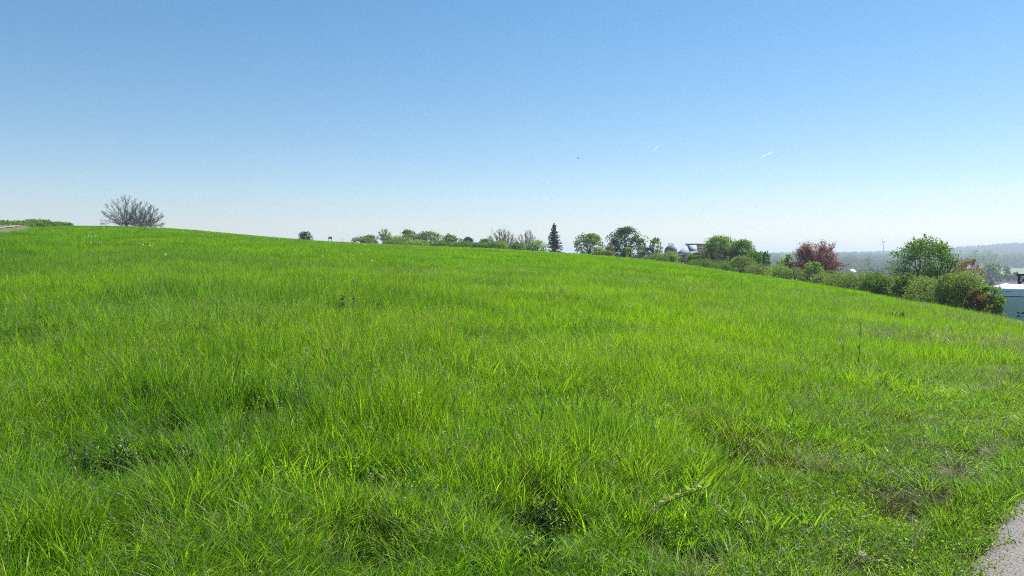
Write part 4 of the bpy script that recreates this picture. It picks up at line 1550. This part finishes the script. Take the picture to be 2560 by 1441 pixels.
# frame behind the caravan, party tent, parasol
x, y, zb = spot(2549, 47)
zt = z_at(2549, 685, 47) - zb
fr = empty('steel_frame', (x, y, zb), 'dark steel post and crossbar standing behind the caravan', 'frame')
fm = solid('dark_frame_paint', (.05, .05, .055), .6, .15, 3)
for ox in (0, 2.6):
    mb = MB(); mb.box(ox - .045, ox + .045, -.045, .045, -.3, zt - .10); mb.build('post', fm, fr)
mb = MB(); mb.box(-.09, 2.69, -.07, .07, zt - .098, zt); mb.build('crossbar', fm, fr)
mb = MB(); mb.add([(.07, -.03, zt - .45), (.07, .03, zt - .45), (.42, .03, zt - .1), (.42, -.03, zt - .1), (.07, -.03, zt - .55), (.07, .03, zt - .55), (.52, .03, zt - .1), (.52, -.03, zt - .1)],
                  [(0, 3, 7, 4), (1, 5, 6, 2), (0, 1, 2, 3), (4, 7, 6, 5)]); mb.build('brace', fm, fr)


def pavilion(px, r, top, eave, wpx, label, name='party_tent'):
    x, y, zb = spot(px, r)
    zt, ze = z_at(px, top, r) - zb, z_at(px, eave, r) - zb
    h = width_at(wpx, px, r) / 2
    root = empty(name, (x, y, zb), label, 'tent', None, R(25))
    cloth = solid('cream_canvas', (.72, .68, .58), .8, .05, 2)
    V, Q, T = [], [], []
    for i, (f, z) in enumerate(((1, ze - .2), (1, ze), (.55, ze + (zt - ze) * .36), (.22, ze + (zt - ze) * .72), (0.01, zt))):
        for sx, sy in ((-1, -1), (1, -1), (1, 1), (-1, 1)): V.append((sx * h * f, sy * h * f, z))
    for i in range(4):
        for k in range(4): Q.append((i * 4 + k, i * 4 + (k + 1) % 4, i * 4 + 4 + (k + 1) % 4, i * 4 + 4 + k))
    link('canopy', mesh_np('canopy', V, Q), cloth, root)
    for sx, sy in ((-1, -1), (1, -1), (1, 1), (-1, 1)):
        mb = MB(); mb.tube([(sx * h * .96, sy * h * .96, -.5), (sx * h * .96, sy * h * .96, ze)], .035, 6); mb.build('pole', M['steel'], root)


pavilion(2517, 62, 708, 719, 62, 'cream pyramid roofed party tent beyond the caravan')
pavilion(2552, 58, 712, 717, 50, 'flatter cream tent roof directly above the caravan roof')

# ------------------------------------------------------------ small plants in the meadow
def weed_clump(px, py, w, h, label, n=14, mat='weed', group='dark weeds in the meadow', tall=1.0, name='weed_clump'):
    g = np.random.default_rng(int(px))
    p = ground(px, py)
    r = math.hypot(p[0], p[1])
    k = r / F
    Wd, H = w * k, h * k * 1.0
    root = empty(name, tuple(p), label, 'plant', group)
    S, P = [], []
    for i in range(n):
        bx, by = g.uniform(-Wd / 2, Wd / 2), g.uniform(-Wd / 4, Wd / 4)
        hh = H * g.uniform(.45, 1) * tall
        q = np.array([bx + g.normal(0, .12) * hh, by + g.normal(0, .1) * hh, hh])
        a_ = np.array([bx, by, 0])
        S.append((a_, q, .005 + k * .5, .002 + k * .25))
        m = int(60 if r > 12 else 80)
        t = g.uniform(.1, 1, m)[:, None]
        P.append(a_ + (q - a_) * t + g.normal(0, .02 + .06 * H, (m, 3)) * (1.15 - t))
    V, Q = tubes_np(S, 4)
    link('stems', mesh_np('stems', V, Q), M['bark_dark'] if mat == 'weed' else M['twig_pale'], root)['kind'] = 'stuff'
    V, Q, T, Cc = leaf_quads(np.concatenate(P), g, .010 + k * 1.5, .02 + k * 3.2, .2, wf=.5, dry=.15)
    link('leaves', mesh_np('leaves', V, Q, T, Cc), M[mat], root)


weed_clump(868, 812, 40, 78, 'dark spiky weed clump with a tall thin dock stalk in mid meadow', 16)
weed_clump(912, 812, 50, 52, 'lower leafy part of the dark weeds beside the dock stalk', 22)
weed_clump(948, 810, 34, 64, 'dark reddish weed at the right end of the dark weed patch', 14)
weed_clump(1178, 724, 46, 18, 'flat blue green nettle patch high in the middle of the meadow', 24)
weed_clump(1330, 800, 30, 24, 'small dark weed tuft right of centre on the slope', 10)
weed_clump(1140, 830, 40, 22, 'small low weed patch just below the middle of the slope', 10)
weed_clump(2185, 738, 70, 14, 'weedy tuft at the grass edge below the dark shrub', 20)
weed_clump(2230, 808, 60, 24, 'blue green coarse tuft on the right slope above the dead stalk', 22)
weed_clump(1340, 1345, 100, 100, 'leafy mugwort plant, dark in place of shadow, in the near foreground', 26, name='mugwort')  # dark leaf colour stands in for a shadowy spot among green leaves
weed_clump(1335, 1410, 120, 70, 'light green cleavers whorls below the dark mugwort', 22, mat='herb', name='cleavers')
weed_clump(265, 1205, 130, 90, 'dark herb patch in the left foreground grass', 22)
weed_clump(480, 1180, 60, 60, 'lone leafy weed standing left of centre foreground', 10)


def tussock(px, py, w, label, seed):
    p = ground(px, py)
    k = math.hypot(p[0], p[1]) / F
    root = empty('dead_tussock', tuple(p), label, 'tussock', 'dead tussocks in the right foreground')
    rad = w * k / 2
    v = joinparts([blades(260, rad * .5, .16, .34, .002, .004, 4, .7, .9, 0, seed=seed, clump=True)])
    link('dead_blades', mesh_np('dead_blades', *v), M['shaded_thatch'], root)
    v = joinparts([blades(70, rad * .6, .2, .4, .002, .0035, 5, .5, 1.0, .5, seed=seed + 1, clump=True)])
    link('green_blades', mesh_np('green_blades', *v), M['grass'], root)


tussock(1780, 1075, 120, 'brownish dead tussock at the upper left of the shadowed hollow', 31)
tussock(1850, 1110, 150, 'largest shade darkened tussock of dead grass beside the shadowed hollow', 33)
tussock(1800, 1170, 100, 'lowest small shade darkened tussock below the shadowed hollow', 35)
tussock(1960, 1180, 110, 'pale bent tussock right of the shadowed hollow', 37)
tussock(2200, 1290, 110, 'arching tussock left of the bare soil near the path', 39)


def stalk(px, py, top_px, top_py, label, thick=.005, name='dead_stalk', buds=16):
    p = ground(px, py)
    r = math.hypot(p[0], p[1])
    d = ray(top_px, top_py)
    h = math.hypot(d[0], d[1])
    q = np.array([d[0] / h * r, d[1] / h * r, EYE + d[2] / h * r]) - p
    g = np.random.default_rng(int(px))
    mb = MB()
    m = q * .5 + np.array([.02, 0, 0])
    mb.tube([(0, 0, -.05), tuple(m), tuple(q)], [thick, thick * .8, thick * .4], 5)
    for i in range(buds):
        t = g.uniform(.3, 1)
        b = q * t
        mb.tube([tuple(b), tuple(b + np.array([g.normal(0, .012), g.normal(0, .012), .035]))], [thick * .4, thick * .6], 4)
    tag(mb.build(name, M['bark_dark'], None, tuple(p)), label, 'plant', 'dead stalks in the right meadow')


stalk(2138, 952, 2152, 806, 'tallest thin dead dock stalk rising from the right meadow', .0045)
stalk(2104, 945, 2108, 848, 'shorter dead stalk just left of the tallest one', .003, buds=8)
stalk(2262, 900, 2262, 842, 'small dead stalk right of the tallest one', .003, buds=8)
stalk(2420, 840, 2424, 802, 'short brown seed stalk near the caravan side', .006, buds=24)

# bramble shoot leaning through the near grass
def bramble_shoot():
    g = np.random.default_rng(3)
    p = ground(1610, 1330)
    root = empty('bramble_shoot', tuple(p), 'arching bramble shoot with pale new leaves in the near grass', 'plant')
    pts = []
    for t in np.linspace(0, 1, 9):
        pts.append((.30 * t, .03 * math.sin(t * 5), .05 + .26 * t - .07 * t * t))
    MB().tube(pts, [.003] * 5 + [.0025, .002, .002, .0015], 6).build('stem', M['bark'], root)
    P, T_ = [], []
    for i, q in enumerate(pts[1:]):
        for s in (-1, 0, 1):
            P.append(np.array(q) + [s * .015, s * .03, .02 + .01 * abs(s)])
    V, Q, T, Cc = leaf_quads(np.array(P), g, .03, .055, .7, wf=.6)
    link('leaves', mesh_np('leaves', V, Q, T, Cc), LEAF['pale'], root)


bramble_shoot()


def dandelion(px, py, label, rad=.022, near=False, hgt=None, group='dandelion clocks in the meadow'):
    p = ground(px, py + (18 if near else 2))
    r = math.hypot(p[0], p[1])
    hgt = hgt or .34
    root = empty('dandelion_clock', tuple(p), label, 'flower', group)
    if near: hgt = EYE + tan_el(px, py) * r - p[2]
    hd = np.array([0, 0, hgt])
    MB().tube([(0, 0, 0), (.01, 0, hgt * .5), tuple(hd)], [.003, .0025, .002], 6).build('stem', M['herb'], root)
    g = np.random.default_rng(int(px))
    if near:
        n = 90
        d = g.normal(0, 1, (n, 3)); d /= np.linalg.norm(d, axis=1)[:, None]
        S = [(hd, hd + v * rad, .00035, .0003) for v in d]
        for v in d:
            for j in range(7):
                u = g.normal(0, 1, 3); u -= v * u.dot(v); u /= np.linalg.norm(u)
                S.append((hd + v * rad * .95, hd + v * rad * 1.1 + u * rad * .26, .0005, .0004))
        V, Q = tubes_np(S, 3)
        lv = leaf_quads(hd + d[g.integers(0, n, 300)] * rad * g.uniform(.85, 1.08, (300, 1)), g, .004, .008, .1, wf=.8)
        V2, Q2 = np.vstack([V, lv[0]]), np.vstack([Q, lv[1] + len(V)])
        link('seed_head', mesh_np('seed_head', V2, Q2), M['fluff'], root)
        MB().tube([(0, 0, hgt - .004), (0, 0, hgt + .005)], [.005, .003], 8).build('core', M['bark'], root)
    else:
        d = []
        for i in range(60):
            v = g.normal(0, 1, 3); d.append(v / np.linalg.norm(v))
        P = hd + np.array(d) * rad
        V, Q, T, Cc = leaf_quads(P, g, rad * .6, rad * .9, .1, wf=1)
        link('seed_head', mesh_np('seed_head', V, Q, T, Cc), M['fluff'], root)


M['fluff'] = leaf_mat('seed_fluff', (.75, .75, .70), (.8, .8, .76), (.6, .58, .5), .6, (1.15, 1.15, 1.1), rough=.8, spec=.1)
dandelion(2154, 1390, 'near dandelion clock on a stalk in the bottom right grass', .021, True)
spots = [(221, 605, 'leftmost of the three pale dandelion clocks near the left crest'), (228, 607, 'middle of the three pale dandelion clocks near the left crest'),
         (239, 604, 'rightmost of the three pale dandelion clocks near the left crest'), (228, 625, 'smaller of two dandelion clocks just below the left trio'),
         (249, 626, 'larger of two dandelion clocks just below the left trio'), (358, 632, 'left one of a pair of dandelion clocks under the leafless trees'),
         (375, 634, 'right one of a pair of dandelion clocks under the leafless trees'), (455, 620, 'upper of the dandelion clocks right of the leafless trees'),
         (414, 663, 'brightest dandelion clock lower on the left slope'), (739, 640, 'faint dandelion clock below the lone crest bush'),
         (807, 659, 'bright dandelion clock below the notice board'), (883, 655, 'dandelion clock left of the umbrella shaped tree line'),
         (901, 650, 'uppermost small dandelion clock in the centre left field'), (930, 672, 'low dandelion clock below the thin umbrella tree')]
for px, py, lb in spots: dandelion(px, py, lb, .024)

# a bird and two short vapour trails high in the sky
d = ray(1446, 396) * 70
MBb = MB()
MBb.tube([(-.12, 0, 0), (-.04, 0, .0), (.05, 0, .01), (.11, 0, .02)], [.01, .035, .035, .012], 8)
br = empty('flying_bird', (d[0], d[1], EYE + d[2]), 'tiny dark bird flying high over the meadow', 'bird', None, R(30))
MBb.build('body', M['wood'], br)
for s in (-1, 1):
    mb = MB(); mb.add([(-.05, 0, .01), (.05, 0, .01), (.0, s * .12, .06), (-.06, s * .22, .04), (-.05, 0, .016), (.05, 0, .016), (.0, s * .12, .066), (-.06, s * .22, .046)],
                      [(0, 1, 2, 3), (4, 7, 6, 5), (0, 4, 5, 1), (1, 5, 6, 2), (2, 6, 7, 3), (3, 7, 4, 0)])
    mb.build('wing', M['wood'], br)

m, nt, nd, lk = newmat('vapour')
dfn = nd.new('ShaderNodeAddShader')
for t_ in ('ShaderNodeBsdfDiffuse', 'ShaderNodeBsdfTranslucent'):
    q_ = nd.new(t_); q_.inputs[0].default_value = (.95, .95, .95, 1); lk.new(q_.outputs[0], dfn.inputs[0 if 'Diffuse' in t_ else 1])
trn = nd.new('ShaderNodeBsdfTransparent')
mx = nd.new('ShaderNodeMixShader'); mx.inputs[0].default_value = .5
at = N(nt, 'ShaderNodeAttribute', attribute_name='col'); sp = nd.new('ShaderNodeSeparateColor'); lk.new(at.outputs[0], sp.inputs[0])
lk.new(sp.outputs[0], mx.inputs[0]); lk.new(trn.outputs[0], mx.inputs[1]); lk.new(dfn.outputs[0], mx.inputs[2])
out = nd.new('ShaderNodeOutputMaterial'); lk.new(mx.outputs[0], out.inputs[0])
for (ax, ay, bx, by, lb) in ((1634, 379, 1645, 364, 'short steep white vapour trail in the upper sky'), (1899, 396, 1934, 379, 'longer slanting white vapour trail in the right sky')):
    A, Bq = ray(ax, ay) * 60000, ray(bx, by) * 60000
    n = 10
    V, cc = [], []
    for i in range(n + 1):
        t = i / n
        c_ = A * (1 - t) + Bq * t
        rad_ = 26 + 22 * (1 - t)
        dd = (Bq - A) / np.linalg.norm(Bq - A)
        u = np.cross(dd, [0, 0, 1.]); u /= np.linalg.norm(u); w = np.cross(dd, u)
        for k in range(8):
            an = 6.283 * k / 8
            V.append(c_ + (u * math.cos(an) + w * math.sin(an)) * rad_ * (.25 if i == n else 1))
            cc.append((min(.32, .03 + .42 * t), 0, 0))
    Q = [(i * 8 + k, i * 8 + (k + 1) % 8, (i + 1) * 8 + (k + 1) % 8, (i + 1) * 8 + k) for i in range(n) for k in range(8)]
    o = link('vapour_trail', mesh_np('vapour_trail', V, Q, None, np.array(cc), smooth=True), m)
    tag(o, lb, 'vapour trail', 'vapour trails')

# ------------------------------------------------------------ valley
M['field_green'] = solid('spring_crop', (.12, .24, .05), .95, .1, .02)
M['field_pale'] = solid('pale_stubble', (.42, .38, .28), .95, .1, .02)
M['field_olive'] = solid('rough_pasture', (.14, .19, .07), .95, .1, .02)


def field(px0, px1, r0, r1, mat, name='field'):
    V, Q = [], []
    na, nr = 30, 8
    for j in range(nr + 1):
        for i in range(na + 1):
            r = r0 + (r1 - r0) * j / nr
            a = azim(px0) + (azim(px1) - azim(px0)) * i / na
            x, y = r * math.sin(a), r * math.cos(a)
            V.append((x, y, float(terrain(x, y)) + .6))
    for j in range(nr):
        for i in range(na):
            a = j * (na + 1) + i
            Q.append((a, a + 1, a + na + 2, a + na + 1))
    tag(link(name, mesh_np(name, V, Q), mat), kind='structure')


field(2480, 2900, 850, 960, M['field_green'])
field(2470, 2900, 980, 1200, M['field_olive'])
field(2470, 2900, 962, 976, M['field_pale'], 'farm_lane')
field(2100, 2300, 760, 860, M['field_pale'])

# wood on the valley slopes: crowns of leaf clumps, too many and too far to count
def far_crown(seed, n=450):
    g = np.random.default_rng(seed)
    P, O = [], []
    for i in range(9):
        v = g.normal(0, 1, 3); v /= np.linalg.norm(v)
        c = np.array([v[0] * .28, v[1] * .28, .55 + v[2] * .22])
        q = g.normal(0, 1, (n // 9, 3)); q /= np.linalg.norm(q, axis=1)[:, None]
        P.append(c + q * .24 * g.uniform(.8, 1, (n // 9, 1))); O.append(q)
    P, O = np.concatenate(P), np.concatenate(O)
    P[:, 2] = np.maximum(P[:, 2], .02)
    return leaf_quads(P, g, .12, .2, .3, O * .3, 1.0)


LEAF['wood'] = leaf_mat('woodland_leaves', (.035, .075, .02), (.085, .13, .035), (.1, .08, .04), .25, rough=.9, spec=.0,
                        wn1=[(.012, .4, .6, (.10, .15, .045), .7)])
crowns = [far_crown(k) for k in range(6)]
PX, PY, PS = [], [], []


def wood(r0, r1, a0, a1, dens, size, thr=0.0, ns=150, seed=1):
    area = .5 * (a1 - a0) * (r1 * r1 - r0 * r0)
    n = int(area * dens)
    r = np.sqrt(rng.uniform(r0 * r0, r1 * r1, n)); a = rng.uniform(a0, a1, n)
    x, y = r * np.sin(a), r * np.cos(a)
    k = vnoise(x, y, ns, seed) > thr
    PX.append(x[k]); PY.append(y[k]); PS.append(size * rng.uniform(.7, 1.2, k.sum()))


A0, A1 = R(14), R(52)
wood(880, 1300, R(15), azim(2400), .011, 13, .35, 120, 3)
wood(1220, 1800, A0, A1, .009, 15, .30, 200, 5)
wood(1800, 2500, A0, A1, .006, 15, .33, 260, 6)
wood(2500, 3500, A0, A1, .0045, 15, .22, 350, 7)
wood(420, 840, azim(2090), azim(2420), .006, 9, .55, 90, 8)
x, y, s = np.concatenate(PX), np.concatenate(PY), np.concatenate(PS)
P = np.stack([x, y, terrain(x, y) - .5], -1)
ro = np.stack([np.zeros(len(x)), np.zeros(len(x)), rng.uniform(0, 6.28, len(x))], -1)
scatter('far_woodland', crowns, P, ro, np.stack([s, s, s * rng.uniform(.85, 1.15, len(s))], -1), rng.integers(0, 6, len(x)), LEAF['wood'], 'hazy woodland covering the far side of the valley')

# single trees one can tell apart in the valley
vt = None
for px, r, top, w, lf, lb in [
        (2478, 430, 662, 34, 'grey', 'pale green round tree in the valley just right of the brown shrub'),
        (2508, 440, 666, 38, 'grey', 'grey green round tree in the valley left of the fields'),
        (2540, 360, 683, 26, 'mid', 'darker small tree in the valley near the purple roofs'),
        (2438, 900, 625, 34, 'mid', 'tall dark tree group behind the brown shrub in the haze'),
        (2470, 940, 623, 42, 'mid', 'highest hazy round tree on the valley slope at the right'),
        (2478, 560, 652, 44, 'mid', 'hazy round tree behind the pale green valley trees'),
        (2178, 500, 668, 16, 'grey', 'small pale round tree in the haze left of the round green tree'),
        (2128, 700, 655, 30, 'grey', 'soft hazy tree between the copper beech and the wind turbine'),
        (2172, 720, 645, 24, 'mid', 'taller hazy tree below the wind turbine'),
        (2600, 420, 660, 50, 'mid', 'broad hazy tree at the right edge of the valley')]:
    plant('valley_tree', Tt, lb, px, r, top, w, lf, 'single trees in the valley', form='tree', nclump=40, nleaf=40, ls=(.5, 1.1), hollow=.3, crown_low=.05)

# valley roofs
house(2478, 2560, 190, 704, 2.6, 2.4, 'long low building with a dark purple roof behind the tents', R(8), M['slate'], M['render'], False, 'barn', 8, .3, 12, 2, False)
house(2530, 2580, 300, 690, 4.0, 2.5, 'farmhouse with a dark slate roof right of the valley trees', R(-12), M['slate'], M['render'], False, 'farmhouse', 9, .3, 12, 2, True)
house(2124, 2136, 620, 673, 2.5, 2.5, 'tiny white house at the valley edge right of the copper beech', R(10), M['white'], M['white'], False, 'far_house', 8, .3, 6, 2, False)


# wind turbine
def turbine():
    r = 2050.0
    x, y, zb = spot(2208.5, r)
    zh = z_at(2208, 605, r)
    root = empty('wind_turbine', (x, y, zb), 'slender grey wind turbine on the hazy far ridge', 'wind turbine')
    g_ = solid('turbine_grey', (.45, .46, .46), .5, .05, .01)
    h = zh - zb
    MB().tube([(0, 0, 0), (0, 0, h)], [1.5, .9], 12).build('tower', g_, root)
    mb = MB(); mb.box(-2, 2.8, -.9, .9, h - .4, h + 1.4); mb.build('nacelle', g_, root)
    MB().tube([(-2, 0, h + .5), (-3, 0, h + .5), (-3.6, 0, h + .5)], [.8, .7, .2], 10).build('hub', g_, root)
    for k, an in enumerate((R(8), R(128), R(248))):
        dy, dz = math.sin(an), math.cos(an)
        mb = MB()
        L = 13.0
        mb.tube([(-2.8, 0, h + .5), (-3, dy * L * .25, h + .5 + dz * L * .25), (-4.2, dy * L * .98, h + .5 + dz * L * .98)], [.5, .65, .25], 6)
        mb.build('blade', g_, root)


turbine()

# ------------------------------------------------------------ haze
m, nt, nd, lk = newmat('haze_air')
pv = nd.new('ShaderNodeVolumePrincipled')
pv.inputs['Color'].default_value = (.74, .88, 1.0, 1)
pv.inputs['Density'].default_value = 0.00042
pv.inputs['Anisotropy'].default_value = 0.2
out = nd.new('ShaderNodeOutputMaterial')
lk.new(pv.outputs[0], out.inputs['Volume'])
mb = MB()
mb.box(-9100, 9100, -9100, 9100, -60, 58)
tag(mb.build('haze', m), kind='stuff')
